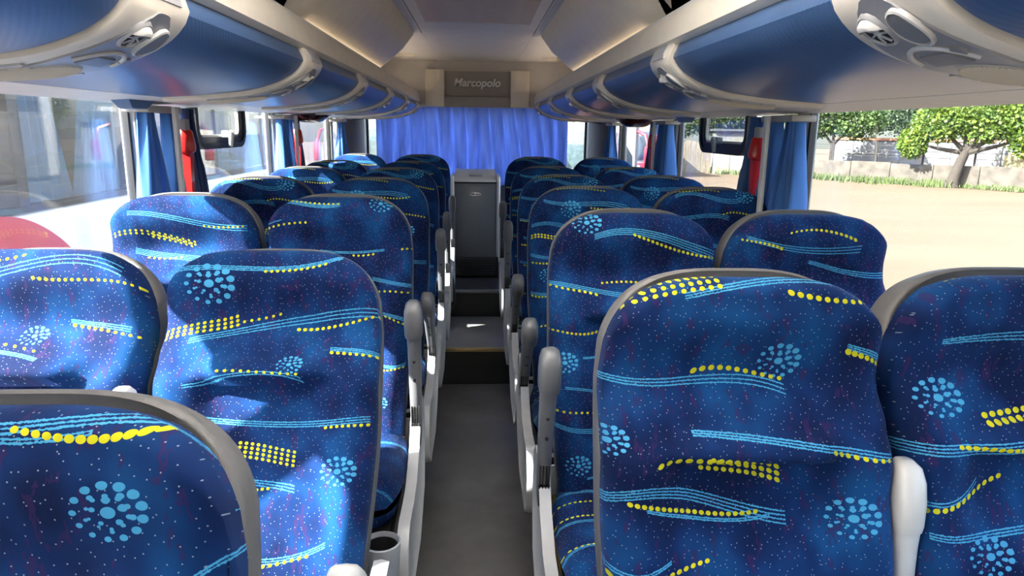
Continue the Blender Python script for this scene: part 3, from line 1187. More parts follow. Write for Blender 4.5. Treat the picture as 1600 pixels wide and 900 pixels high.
# ------------------------------------------------------------------ side windows, pillars
PILL = [-.72, 0.98, 2.56, 4.22, 5.86]
wn = 0
for s, nm in ((-1, 'left'), (1, 'right')):
    gm = M_glass_left if s < 0 else M_glass
    ys = PILL + [6.30]
    for i in range(len(PILL)):
        ya, yb = PILL[i], ys[i + 1]
        wn += 1
        if i == len(PILL) - 1:
            yb = 6.30
        a, b = sorted((s * (XW + .020), s * (XW + .026)))
        w = struct(MB().box(a, b, ya + .045, yb - .045, ZS + .02, ZT - .01).build('window_%d' % wn, gm, smooth=False))
        a, b = sorted((s * (XW + .012), s * (XW + .034)))
        mb = MB()
        mb.box(a, b, ya + .03, ya + .05, ZS + .02, ZT - .005)
        mb.box(a, b, yb - .05, yb - .03, ZS + .02, ZT - .005)
        mb.box(a, b, ya + .03, yb - .03, ZS + .018, ZS + .035)
        mb.build('window_seal', M_dark, w)
        # pillar at ya
        a, b = sorted((s * (XW - .005), s * (XW + .05)))
        if i > 0:
            struct(MB().box(a, b, ya - .034, ya + .034, ZS + .02, ZT, r=.008).build('trim_pillar_%s' % nm, M_pillar))
    a, b = sorted((s * (XW - .02), s * (XW + .05)))
    struct(MB().box(a, b, 6.30, 7.42, ZS + .02, ZT + .01, r=.01).build('trim_rear_pillar_%s' % nm, M_pillar_dark))
    struct(MB().box(a, b, 7.42, Y1, ZS + .02, 1.95, r=.006).build('trim_rear_post_%s' % nm, M_pillar))


# ------------------------------------------------------------------ gathered side curtains
def side_curtain(s, yc, label, seed, z0=1.12, wide=.17, mat_=None, neck=None):
    """bundle of pleats hanging from the locker underside, gathered at the top"""
    rnd = random.Random(seed)
    ph = [rnd.uniform(0, 6.28) for _ in range(5)]
    nf = 5 if wide > .12 else 3

    def fn(u_, v_):
        z = ZT - .03 - (ZT - .03 - z0) * v_
        spread = (.50 + .50 * sm(0, .55, v_)) * wide
        y = yc + (u_ - .5) * 2 * spread * .5
        q = u_ * nf * 2 * PI
        amp = .018 + .020 * sm(0, .6, v_)
        d = amp * (math.sin(q + ph[0]) + .45 * math.sin(q * 1.7 + ph[1] + 2 * v_))
        y += .010 * math.sin(q * .9 + ph[2] + 3 * v_)
        return (s * (XW - .062 + d * .8), y, z)
    o = MB().grid(fn, 64, 18).build('window_curtain', mat_ or M_curtain, angle=180)
    md = o.modifiers.new('thickness', 'SOLIDIFY')
    md.thickness = .003
    return tag(o, label, 'curtain', 'gathered side curtains')


def lever(s, y, label):
    t = thing('emergency_lever', label, 'emergency lever', (s * (XW - .09), y, 0), 0, 'emergency levers')
    MB().lathe([(.001, .0), (.020, .004), (.032, .014), (.034, .030), (.030, .060), (.026, .085), (.020, .092), (.001, .094)], 20, Matrix.Translation((0, 0, 1.56))).build('knob', M_red, t)
    MB().loft([[(a, b, z) for a, b in ((-w, -w), (w, -w), (w, w), (-w, w))] for z, w in ((1.18, .010), (1.40, .013), (1.565, .019))]).build('handle', M_red, t)
    MB().box(-.012, .012, -.02, .02, 1.645, 1.69, r=.003).build('bracket', M_pillar, t)
    return t


def bracket(s, y, label):
    o = MB().box(min(s * (XW - .10), s * (XW - .01)), max(s * (XW - .10), s * (XW - .01)), y - .14, y + .13, ZT - .052, ZT - .028, r=.006).build('curtain_track', M_pillar)
    return tag(o, label, 'curtain track', 'curtain tracks')


names3 = {2.56: 'nearest', 4.22: 'middle', 5.86: 'farthest'}
for s, nm in ((-1, 'left'), (1, 'right')):
    for p in (2.56, 4.22, 5.86):
        if p < 5:
            side_curtain(s, p - .085, 'blue gathered curtain on the near side of the %s pillar, %s windows' % (names3[p], nm), int(p * 10) + s, wide=.15)
            side_curtain(s, p + .075, 'slim blue curtain between pillar and red lever, %s pillar, %s windows' % (names3[p], nm), int(p * 30) + s, wide=.09)
            side_curtain(s, p + .26, 'darker blue gathered curtain on the far side of the %s pillar, %s windows' % (names3[p], nm), int(p * 20) + s, wide=.16, mat_=M_curtain_dk if s > 0 else M_curtain_navy)
            lever(s, p + .160, 'red emergency lever between the curtains on the %s pillar, %s side' % (names3[p], nm))
            xs = sorted((s * (XW - .135), s * (XW - .120)))
            strip = MB().box(xs[0], xs[1], p - .018, p + .012, ZS + .02, ZT - .03, r=.004).build('trim_strip_' + nm, M_white)
            struct(strip)
        else:
            side_curtain(s, p + .06, 'blue gathered curtain on the rearmost pillar of the %s windows' % nm, int(p * 10) + s, wide=.24)
        bracket(s, p, 'grey curtain track over the %s pillar, %s side' % (names3[p], nm))


# ------------------------------------------------------------------ hinged vent windows
def vent_window(s, y0, y1, label):
    t = thing('vent_window', label, 'vent window', (s * (XW + .012), 0, 0))
    z0, z1 = 1.585, ZT - .02
    # U shaped frame with rounded lower corners: path centre line in (y,z)
    rc = .075
    path = [(y0, z1)]
    for k in range(7):
        a = PI + PI / 2 * k / 6
        path.append((y0 + rc + rc * math.cos(a), z0 + rc + rc * math.sin(a)))
    for k in range(7):
        a = 1.5 * PI + PI / 2 * k / 6
        path.append((y1 - rc + rc * math.cos(a), z0 + rc + rc * math.sin(a)))
    path.append((y1, z1))

    def sweep(o_in, o_out, x0, x1):
        rings = []
        for i, (y, z) in enumerate(path):
            ya, za = path[max(i - 1, 0)]
            yb, zb = path[min(i + 1, len(path) - 1)]
            d = Vector((yb - ya, zb - za)).normalized()
            n = Vector((-d.y, d.x))   # inward
            rings.append([(x0, y + n.x * o_in, z + n.y * o_in), (x1, y + n.x * o_in, z + n.y * o_in), (x1, y + n.x * o_out, z + n.y * o_out), (x0, y + n.x * o_out, z + n.y * o_out)])
        return MB().loft(rings)
    x_in = -s * .030
    sweep(.006, .034, x_in * .2, x_in).build('sash', M_dark, t)
    sweep(-.016, .008, 0, x_in * 1.25).build('frame', M_black, t)
    sweep(.034, .044, x_in * .2, x_in * .7).build('inner_seal', M_armlight, t)
    MB().box(-.003, .003, y0 + .03, y1 - .03, z0 + .03, z1).build('pane', M_glass, t, smooth=False)
    ym = (y0 + y1) / 2 + .02
    h = MB()
    h.box(min(x_in, x_in * 2.2), max(x_in, x_in * 2.2), ym - .04, ym + .03, z0 + .030, z0 + .062, r=.006).build('latch', M_armlight if s < 0 else M_midgrey, t)
    MB().tube([(x_in * 2, ym + .01, z0 + .055), (x_in * 2.6, ym - .045, z0 + .045), (x_in * 2.6, ym - .062, z0 - .005)], [.011, .013, .009], 8).build('latch_handle', M_armlight if s < 0 else M_midgrey, t)


vent_window(-1, 3.02, 3.62, 'small black framed vent window with pale latch, left side')
vent_window(1, 3.03, 3.66, 'small black framed vent window with grey latch, right side')

# tinted lamps hanging under the lockers
for s, nm, y in ((-1, 'left', 4.52), (1, 'right', 4.66)):
    t = thing('tinted_lamp', 'dark red tinted lens hanging under the %s lockers' % nm, 'lamp', (s * 1.03, y, 1.742))
    mb = MB()
    rings = []
    for k in range(13):
        v_ = -1 + 2 * k / 12
        h = max(.006, (1 - v_ ** 4) * .050)
        wv = .08 * math.sqrt(max(.03, 1 - v_ ** 6))
        rings.append([(.115 * v_, wv * math.cos(a), -h * math.sin(a)) for a in [PI * q / 10 for q in range(11)]])
    mb.loft(rings)
    mb.build('lens', M_reddark, t)
    MB().box(-.118, .118, -.085, .085, -.004, .010, r=.003).build('base', M_dark, t)

# little blue tabs on the underside strip
for i, (s, y, nm) in enumerate(((-1, 2.36, 'left underside strip beside the near curtain'), (1, 3.75, 'right underside strip above the vent window'))):
    o = MB().loft([[(s * 1.06, y - .09, 1.744), (s * 1.12, y - .09, 1.746), (s * 1.12, y + .09, 1.746), (s * 1.06, y + .09, 1.744)], [(s * 1.07, y - .05, 1.718), (s * 1.11, y - .05, 1.716), (s * 1.11, y + .05, 1.716), (s * 1.07, y + .05, 1.718)]]).build('curtain_tab', M_locker)
    tag(o, 'small blue cloth tab on the ' + nm, 'cloth tab')

# ================================================================== SEATS
BACK_L = .82
LEAN = R(14)
UPV = Vector((0, math.sin(LEAN), math.cos(LEAN)))
NRV = Vector((0, -math.cos(LEAN), math.sin(LEAN)))
BASE = Vector((0, .02, .42))
DEP = [(0, .010), (.05, .038), (.08, .038), (.185, -.016), (.235, .014), (.280, .062), (.294, .062), (.302, .000), (.36, .002), (.48, .026), (.60, .030), (.72, .018), (.82, .0)]
DEP2 = [(0, .010), (.05, .036), (.08, .034), (.185, -.002), (.25, .020), (.30, .032), (.36, .020), (.48, .026), (.60, .030), (.72, .018), (.82, .0)]


def half_w(v):
    return .221 - .026 * sm(.38, .82, v) - .006 * (1 - sm(0, .25, v))


def top_drop(s):
    a = abs(s)
    q = max(0.0, min(1.0, (a - .12) / .88))
    return .006 * a * a + .170 * (1 - (1 - q ** 2.7) ** (1 / 2.7))


def back_pt(s, q, n_extra=0.0, grow=0.0, depth=True):
    """s in -1..1 across, q 0 (bottom) .. 1 (top); returns point, (u,v)"""
    dr = top_drop(s) + (.020 * (1 - s * s) ** .8 if depth else 0.0)
    v = BACK_L - (BACK_L - dr) * q          # metres below the crown line
    hw = half_w(v) + grow
    x = s * hw
    L = BACK_L - v + (grow if q > .5 else 0)
    d = 0.0
    if depth:
        cf = 1 - sm(.38, .66, abs(s))
        d = lerp_pts(DEP, v) * cf + lerp_pts(DEP2, v) * (1 - cf)
        d += .013 * math.exp(-((abs(s) - .80) / .16) ** 2) * sm(.22, .34, v)
        e = min((1 - abs(s)) * hw, (v - dr) * (1.0 if abs(s) < .7 else 1.2))
        rr = .042 if abs(s) > .7 else .030
        if e < rr:
            d -= rr - math.sqrt(max(0, rr * rr - (rr - e) ** 2))
    p = BASE + UPV * L + NRV * (.062 + d + n_extra) + Vector((x, 0, 0))
    return p, (x, v)


def build_back():
    nu, nv = 37, 92
    ss = [math.sin(PI / 2 * (-1 + 2 * i / (nu - 1)) * .985) / math.sin(PI / 2 * .985) for i in range(nu)]
    ss = [.72 * a + .28 * (-1 + 2 * i / (nu - 1)) for i, a in enumerate(ss)]
    qs = [(.5 - .5 * math.cos(PI * j / (nv - 1))) * .45 + .55 * j / (nv - 1) for j in range(nv)]
    V, UV, F = [], [], []
    for q in qs:
        for s in ss:
            p, uv = back_pt(s, q)
            V.append(p)
            UV.append(uv)
    for j in range(nv - 1):
        for i in range(nu - 1):
            a = j * nu + i
            F.append((a, a + 1, a + nu + 1, a + nu))
    # skirt along the border, two steps back
    loop = [j * nu for j in range(nv)] + [(nv - 1) * nu + i for i in range(1, nu)] + [j * nu + nu - 1 for j in range(nv - 2, -1, -1)] + [i for i in range(nu - 2, 0, -1)]
    prev = loop
    for dn in (.012, .030):
        cur = []
        for a in loop:
            V.append(V[a] - NRV * dn)
            u_, v_ = UV[a]
            UV.append((u_ * (1 + dn), v_ - dn * (1 if v_ < .1 else 0)))
            cur.append(len(V) - 1)
        n = len(loop)
        for k in range(n):
            F.append((prev[k], prev[(k + 1) % n], cur[(k + 1) % n], cur[k]))
        prev = cur
    me = bpy.data.meshes.new('backrest')
    me.from_pydata([tuple(p) for p in V], [], F)
    ul = me.uv_layers.new(name='UVMap')
    for lp in me.loops:
        ul.data[lp.index].uv = UV[lp.vertex_index]
    me.polygons.foreach_set('use_smooth', [True] * len(me.polygons))
    bm = bmesh.new()
    bm.from_mesh(me)
    bmesh.ops.recalc_face_normals(bm, faces=bm.faces)
    bm.to_mesh(me)
    bm.free()
    return me


def build_shell():
    ss = [-1 + 2 * i / 40 for i in range(41)]
    ss = [.6 * math.sin(PI / 2 * a) + .4 * a for a in ss]

    def loop(grow, n):
        L = []
        for j in range(17):
            L.append(back_pt(-1, j / 16, n - .062, grow, False)[0])
        for s in ss[1:-1]:
            L.append(back_pt(s, 1, n - .062, grow, False)[0])
        for j in range(16, -1, -1):
            L.append(back_pt(1, j / 16, n - .062, grow, False)[0])
        return L
    rings = [loop(-.012, .006), loop(-.006, .010), loop(-.002, .007), loop(.000, -.006), loop(.001, -.030), loop(-.002, -.058), loop(-.012, -.076), loop(-.04, -.090), loop(-.09, -.098), loop(-.14, -.100)]
    mb = MB()
    mb.loft(rings, cap0=True, cap1=True)
    return mb.mesh('back_shell', True, 60)


def build_cushion():
    nu, nv = 25, 25
    W, D = .222, .245
    V, UV, F = [], [], []
    cy = -.185

    def sq(a):
        return .6 * math.sin(PI / 2 * a) + .4 * a
    for side in (1, -1):
        for j in range(nv):
            for i in range(nu):
                a, b = sq(-1 + 2 * i / (nu - 1)), sq(-1 + 2 * j / (nv - 1))
                k = 5.0
                # superellipse outline squeeze
                m_ = max(abs(a), abs(b)) / max(1e-6, (abs(a) ** k + abs(b) ** k) ** (1 / k)) if (a or b) else 1
                x, y = a * m_ * W, b * m_ * D
                e = max(abs(a), abs(b))
                h = .072 * (1 - e ** 5) ** .45
                z = .455 + side * h
                if side > 0:
                    z += .018 * math.exp(-((b + .75) / .35) ** 2) - .012 * math.exp(-((b - .3) / .5) ** 2) + .008 * math.exp(-((abs(a) - .8) / .2) ** 2)
                V.append((x, cy + y, z))
                UV.append((x, cy + y - (0.5 * .072 - (z - .455) * .5)))
    n1 = nu * nv
    for o in (0, n1):
        for j in range(nv - 1):
            for i in range(nu - 1):
                q = o + j * nu + i
                F.append((q, q + 1, q + nu + 1, q + nu))
    me = bpy.data.meshes.new('seat_cushion')
    me.from_pydata(V, [], F)
    bm = bmesh.new()
    bm.from_mesh(me)
    ul = bm.loops.layers.uv.new('UVMap')
    for f in bm.faces:
        for lp in f.loops:
            lp[ul].uv = UV[lp.vert.index]
    bmesh.ops.remove_doubles(bm, verts=bm.verts, dist=1e-5)
    bmesh.ops.recalc_face_normals(bm, faces=bm.faces)
    bm.to_mesh(me)
    bm.free()
    me.polygons.foreach_set('use_smooth', [True] * len(me.polygons))
    return me


ME = {'back': build_back(), 'shell': build_shell(), 'cushion': build_cushion()}
# pan under the cushion
ME['pan'] = MB().box(-.205, .205, -.40, .05, .355, .405, r=.015).mesh('seat_pan')
# pedestal leg with foot
mb = MB()
mb.loft([[(-.02, -.22, 0), (.02, -.22, 0), (.02, .06, 0), (-.02, .06, 0)], [(-.02, -.22, .012), (.02, -.22, .012), (.02, .06, .012), (-.02, .06, .012)],
         [(-.018, -.12, .03), (.018, -.12, .03), (.018, -.02, .03), (-.018, -.02, .03)], [(-.018, -.14, .36), (.018, -.14, .36), (.018, -.01, .36), (-.018, -.01, .36)]])
ME['leg'] = mb.mesh('leg')


# moulded aisle-side panel (profile in y,z), extruded across x with rounded rim; built for x = -1 side, mirrored by scale
def side_panel_mesh():
    prof = [(.11, .56), (.06, .60), (.00, .60), (-.06, .555), (-.10, .50), (-.16, .468), (-.20, .44), (-.30, .43), (-.40, .435), (-.44, .42), (-.47, .36), (-.455, .25), (-.40, .20), (-.10, .19), (.08, .28), (.12, .42)]
    n = len(prof)
    cyy = sum(p[0] for p in prof) / n
    czz = sum(p[1] for p in prof) / n

    def ring(x, k):
        return [(x, cyy + (a - cyy) * k, czz + (b - czz) * k) for a, b in prof]
    return MB().loft([ring(-.244, .94), ring(-.256, .985), ring(-.240, 1.0), ring(-.226, .99)]).mesh('side_panel', True, 50)


ME['panel'] = side_panel_mesh()
mb = MB()
mb.lathe([(.030, -.10), (.040, -.085), (.0455, .0), (.0465, .006), (.042, .008), (.0395, .0), (.034, -.08), (.001, -.085)], 24)
ME['cup'] = mb.mesh('cup_holder')
ME['cupin'] = MB().lathe([(.0385, -.004), (.033, -.079), (.001, -.0845)], 24).mesh('cup_lining')


def arm_mesh():
    """folding armrest standing up from its pivot (origin), z up; inner face towards +y"""
    rings = []
    for z, hx, y0, y1 in ((-.03, .014, -.012, .020), (.0, .019, -.022, .026), (.05, .020, -.026, .028), (.14, .022, -.030, .026), (.24, .0235, -.034, .022), (.31, .025, -.040, .018), (.345, .026, -.046, .014), (.38, .0265, -.050, .012), (.41, .0255, -.048, .008), (.428, .021, -.040, .002), (.436, .012, -.028, -.008)):
        pts = []
        for k in range(16):
            a = 2 * PI * k / 16
            c, q = math.cos(a), math.sin(a)
            c = abs(c) ** .55 * (1 if c > 0 else -1)
            q = abs(q) ** .55 * (1 if q > 0 else -1)
            pts.append((hx * c, (y0 + y1) / 2 + (y1 - y0) / 2 * q, z))
        rings.append(pts)
    return MB().loft(rings).mesh('armrest', True, 60)


ME['arm'] = arm_mesh()
# padded grip over the free end of the armrest
rings = []
for z, hx, y0, y1 in ((.335, .0265, -.047, .016), (.345, .0285, -.050, .018), (.38, .0290, -.054, .016), (.412, .028, -.052, .012), (.432, .0235, -.044, .005), (.442, .013, -.030, -.006)):
    pts = []
    for k in range(16):
        a = 2 * PI * k / 16
        c, q = math.cos(a), math.sin(a)
        c = abs(c) ** .55 * (1 if c > 0 else -1)
        q = abs(q) ** .55 * (1 if q > 0 else -1)
        pts.append((hx * c, (y0 + y1) / 2 + (y1 - y0) / 2 * q, z))
    rings.append(pts)
ME['grip'] = MB().loft(rings).mesh('grip', True, 60)
mb = MB()
for k in range(4):
    mb.box(-.016 + k * .0095, -.0125 + k * .0095, -.033, -.024, -.01, .115, r=.001, seg=1)
mb.box(-.018, .018, -.031, -.025, .05, .055)
ME['ribs'] = mb.mesh('hinge_ribs', True)
ME['screw'] = MB().lathe([(.0055, -.001), (.0055, .0015), (.001, .0015)], 10).mesh('screw_hole')

SEATS = []


def seat(side, aisle, y_top, fab, label, arm_tilt=None, arm_z=.50, centre_arm=False, arm_mat=None, dz=0.0, lean=0.0, arm_y=-.03):
    """side -1 left / +1 right; y_top is the depth of the crown of the backrest"""
    xc = side * (.413 if aisle else .882) - (.012 if side < 0 else 0) - (.018 if (side < 0 and y_top < .6) else 0)
    yo = y_top - (BASE.y + UPV.y * BACK_L)
    t = thing('coach_seat', label, 'seat', (xc, yo, ZP + dz), 0, 'coach seats')
    bk = link('backrest', ME['back'], fab, t)
    sh = link('back_shell', ME['shell'], M_shell, t)
    if lean:
        for o in (bk, sh):
            o.location = (0, BASE.y - BASE.y * math.cos(lean) + BASE.z * math.sin(lean), BASE.z - BASE.z * math.cos(lean) - BASE.y * math.sin(lean))
            o.rotation_euler = (lean, 0, 0)
    link('seat_cushion', ME['cushion'], FAB['cushion'], t)
    link('seat_pan', ME['pan'], M_dark, t)
    for q in (-.15, .15):
        link('leg', ME['leg'], M_midgrey, t, (q, 0, 0))
    in_x = -side          # direction towards the aisle
    if aisle:
        sp = link('side_panel', ME['panel'], M_grey, t)
        sp.scale = (side, 1, 1)
        cp = link('cup_holder', ME['cup'], M_grey, t, (in_x * .195, -.492, .43))
        link('cup_lining', ME['cupin'], M_black, cp)
        ax = in_x * .243
        tilt = arm_tilt if arm_tilt is not None else R(10)
        ar = link('armrest', ME['arm'], arm_mat or M_arm, t, (ax, arm_y, arm_z), (tilt, 0, 0))
        ar.scale = (.80, 1, 1)
        gp = link('grip', ME['grip'], M_arm if arm_mat is None else arm_mat, ar)
        gp.scale = (1.15, 1.08, 1)
        link('hinge_ribs', ME['ribs'], M_black, ar)
        for z in (.20, .26):
            link('screw_hole', ME['screw'], M_black, ar, (0, -.0325 - (z - .2) * .03, z), (PI / 2, 0, 0))
    if centre_arm:
        ax = -in_x * .237
        ar = link('armrest', ME['arm'], M_armlight, t, (ax, .055, .50), (R(-9), 0, 0))
        ar.scale = (.80, 1, 1)
        tag(ar, 'pale grey raised armrest between the two seats')
        link('grip', ME['grip'], M_armlight, ar)
        link('screw_hole', ME['screw'], M_black, ar, (0, -.0335, .22), (PI / 2, 0, 0))
    SEATS.append(t)
    return t


def sl_label(row, of, aisle, nm):
    return 'blue patterned coach seat %s, %s row from the camera on the %s' % ('beside the aisle' if aisle else 'beside the window', of, nm)


C1, C2 = FAB['common_one'], FAB['common_two']
rowsR = [1.07, 1.90, 2.69, 3.38, 4.16, 5.02]
rowsL = [0.535, 1.39, 2.26, 3.05, 3.83, 4.60, 5.50]
fabR = [(FAB['right_front_aisle'], FAB['right_front_window']), (FAB['right_second_aisle'], FAB['right_second_window']), (C2, C1), (C1, C2), (C2, C1), (C1, C2)]
fabL = [(FAB['left_front_aisle'], None), (FAB['left_second_aisle'], FAB['left_second_window']), (FAB['left_third_aisle'], FAB['left_third_window']), (C2, C1), (C1, C2), (C2, C1), (C1, C2)]
for i, y in enumerate(rowsR):
    o_ = ORD[i] if i < 5 else 'last'
    dz = 0.02 if i == 5 else 0
    tilt = R(88) if i == 0 else R([0, 12, 40, 40, 10, 10][i])
    seat(1, True, y, fabR[i][0], sl_label(i, o_, True, 'right'), lean=R(-3) if i == 0 else 0, arm_tilt=tilt, centre_arm=(i < 3), dz=dz)
    seat(1, False, y + (.0 if i else .02), fabR[i][1], sl_label(i, o_, False, 'right'), lean=R(-3) if i == 0 else 0, dz=dz)
for i, y in enumerate(rowsL):
    o_ = ORD[i] if i < 6 else 'last'
    dz = 0.01 if i == 6 else 0
    tilt = R([88, 40, 4, 40, 10, 12, 10][i])
    seat(-1, True, y, fabL[i][0], sl_label(i, o_, True, 'left'), lean=R(-12) if i < 2 else 0, arm_tilt=tilt, centre_arm=(0 < i < 4), dz=dz, arm_mat=M_armlight if i == 1 else None)
    if fabL[i][1] is not None:
        seat(-1, False, y, fabL[i][1], sl_label(i, o_, False, 'left'), lean=R(-12) if i < 2 else 0, dz=dz)

# platform edge tape on the right
tag(MB().box(.297, .312, 2.2, 3.3, .14, .254, r=.002).build('edge_tape', M_yellow), 'yellow warning tape on the right platform edge beside the aisle', 'tape')

# ================================================================== DRINKS COOLER
cx = -.015
t = thing('drinks_cooler', 'tall grey drinks cooler with sloped lid and black grille at the aisle end', 'cooler', (cx, 5.80, .452))
M_cool = mat('cooler_grey', (0.20, 0.21, 0.22), 0.35, metal=.2, var=.04)
MB().box(-.175, .175, .006, .40, .17, .80, r=.010).build('body', M_cool, t)
for s in (-1, 1):
    a, b = sorted((s * .172, s * .205))
    MB().box(a, b, -.006, .40, .17, .845, r=.014, seg=3).build('side_trim', M_silver, t)
mb = MB()
MB().prism([(-.012, .795), (-.008, .812), (.16, .873), (.38, .880), (.38, .80)], 'x', -.168, .168).build('lid', M_silver, t)
lid = [o for o in COL.objects if o.name.startswith('lid')][-1]
MB().box(-.055, .055, .05, .11, .838, .852, r=.006, M=Matrix.Identity(4)).build('lid_handle', M_grey, lid)
MB().box(-.172, .172, -.001, .10, .782, .797).build('lid_gap', M_black, t)
MB().box(-.195, .195, -.002, .40, .0, .172, r=.006).build('grille_housing', M_black, t)
sl_me = MB().box(-.165, .165, -.016, -.002, 0, .008, r=.002, seg=1).mesh('grille_slat')
for k in range(9):
    link('grille_slat', sl_me, M_dark, t, (0, 0, .022 + k * .0165))
# oval badge with bar and dot
ring = []
for k, y in ((1.0, .004), (1.0, -.003), (.72, -.003), (.72, .004)):
    ring.append([(.048 * k * math.cos(a) if k == 1 else .041 * math.cos(a), y, .695 + (.014 if k == 1 else .0085) * math.sin(a)) for a in [2 * PI * q / 28 for q in range(28)]])
bd = MB().loft(ring, False, False).build('badge', M_chrome, t)
MB().box(-.010, .004, -.003, .006, .684, .706, r=.002).build('badge_bar', M_chrome, bd)

# thin cable loop beside the cooler
tag(MB().tube([(-.235, 5.0, .96), (-.225, 4.95, .80), (-.175, 4.9, .62), (-.16, 4.88, .48), (-.19, 4.9, .40), (-.205, 4.95, .38)], .014, 8).build('black_strap', M_black), 'black strap hanging off the rear left seat into the aisle', 'strap')

# ================================================================== OUTSIDE
ZG = -1.25


def mat_ground():
    m = bpy.data.materials.new('sandy_ground')
    m.use_nodes = True
    nt = NT(m.node_tree)
    b = m.node_tree.nodes['Principled BSDF']
    o = nt.obj()
    n1 = nt.noise(nt.mapping(o, (.25, .9, 1)), .35, 4.0)
    n2 = nt.noise(o, 6.0, 4.0)
    c1 = nt.ramp(n1, [(0.3, (0.058, 0.037, 0.018, 1)), (0.55, (0.066, 0.046, 0.025, 1)), (0.75, (0.071, 0.052, 0.030, 1))])
    c2 = nt.mix(nt.m('MULTIPLY', nt.m('GREATER_THAN', n2, .62), .25), c1, (0.062, 0.043, 0.028, 1))
    nt.put(b.inputs['Base Color'], c2)
    b.inputs['Roughness'].default_value = .95
    return m


g = MB()
g.grid(lambda a, b: (-90 + 190 * a, -60 + 200 * b, ZG + .05 * math.sin(a * 37) * math.sin(b * 29)), 30, 30)
struct(g.build('ground', mat_ground()), 'sandy yard outside the coach')

M_wallout = mat('stained_concrete', (0.048, 0.043, 0.037), 0.9, var=0.4, scale=2.2)
M_bark = mat('bark', (0.022, 0.018, 0.015), 0.9, var=0.35, scale=8, stretch=(4, 4, 1))
def mat_leaf(name, dark, light):
    m = bpy.data.materials.new(name)
    m.use_nodes = True
    t = m.node_tree
    nt = NT(t)
    b = t.nodes['Principled BSDF']
    f = nt.noise(nt.obj(), 1.3, 3.0, .7)
    colr = nt.ramp(f, [(0.36, c4(dark)), (0.62, c4(light))])
    nt.put(b.inputs['Base Color'], colr)
    b.inputs['Roughness'].default_value = .6
    tl = nt.new('ShaderNodeBsdfTranslucent')
    nt.put(tl.inputs[0], colr)
    mx = nt.new('ShaderNodeMixShader')
    mx.inputs[0].default_value = .4
    t.links.new(b.outputs[0], mx.inputs[1])
    t.links.new(tl.outputs[0], mx.inputs[2])
    t.links.new(mx.outputs[0], t.nodes['Material Output'].inputs[0])
    return m


M_leafA = mat_leaf('leaf_bright', (0.035, 0.075, 0.012), (0.12, 0.19, 0.020))
M_leafB = mat_leaf('leaf_mid', (0.022, 0.050, 0.018), (0.070, 0.125, 0.024))
M_leafC = mat_leaf('leaf_dark', (0.022, 0.042, 0.026), (0.042, 0.078, 0.034))
M_grass = mat_cloth('grass_green', (0.055, 0.088, 0.018), .35)
M_whitewall = mat('white_render', (0.17, 0.17, 0.165), 0.8, var=0.05, scale=1.0)
M_greypanel = mat('grey_sheet', (0.075, 0.082, 0.095), 0.7, var=0.06, scale=1.0)
M_roof = mat('clay_roof', (0.18, 0.085, 0.05), 0.85, var=0.15, scale=3.0)
M_yellowwall = mat('ochre_render', (0.17, 0.155, 0.085), 0.85, var=0.05, scale=1.0)
M_post = mat('post_dark', (0.025, 0.023, 0.021), 0.8, var=0.2)
M_postlight = mat('post_pale', (0.18, 0.165, 0.11), 0.8, var=0.1)

# boundary wall line (from far left-rear to near right)
WA, WB = Vector((21.0, 48.5, 0)), Vector((34.5, 31.5, 0))
wd = (WB - WA).normalized()
wnrm = Vector((-wd.y, wd.x, 0))          # away from the coach
if wnrm.dot(Vector((1, 1, 0))) < 0:
    wnrm = -wnrm
wt_ = thing('boundary_wall', 'low stained concrete boundary wall across the yard with dark fence posts', 'wall', tuple(WA) , math.atan2(wd.y, wd.x))
Lw = (WB - WA).length
for k in range(9):
    a0, a1 = Lw * k / 9, Lw * (k + 1) / 9
    MB().box(a0, a1 - .03, -.10, .10, ZG - .1, ZG + 1.22 + .03 * ((k * 7) % 3 - 1), r=.02, seg=1).build('panel', M_wallout, wt_)
for k in range(8):
    a0 = Lw * (k + .3) / 8
    MB().tube([(a0, .05, ZG + 1.1), (a0, .05, ZG + 2.25), (a0 - .06, -.05, ZG + 2.5)], .06, 6).build('post', M_post, wt_)
for z in (1.6, 1.95, 2.25):
    MB().tube([(0, .05, ZG + z), (Lw, .05, ZG + z)], .012, 4).build('wire', M_post, wt_)


def tuft(parent_mb, base, h, n, rnd, spread):
    for _ in range(n):
        a = rnd.uniform(0, 2 * PI)
        r_ = rnd.uniform(0, spread)
        p = Vector((base[0] + r_ * math.cos(a), base[1] + r_ * math.sin(a), base[2]))
        d = rnd.uniform(0, 2 * PI)
        w = rnd.uniform(.02, .05)
        hh = h * rnd.uniform(.5, 1.1)
        lx, ly = rnd.uniform(-.12, .12), rnd.uniform(-.12, .12)
        q = Vector((math.cos(d) * w, math.sin(d) * w, 0))
        parent_mb.add([p - q, p + q, p + q * .3 + Vector((lx, ly, hh)), p - q * .3 + Vector((lx, ly, hh))], [(0, 1, 2, 3)])


rnd = random.Random(5)
mb = MB()
for k in range(420):
    f = rnd.uniform(-.25, 1.0)
    p = WA + wd * Lw * f - wnrm * abs(rnd.gauss(.2, .9 if f < .5 else .45))
    tuft(mb, (p.x, p.y, ZG), .42 if f < .5 else .28, 8, rnd, .45)
tag(mb.build('grass', M_grass, smooth=False), 'green grass and weeds along the foot of the boundary wall', 'grass', kind='stuff')


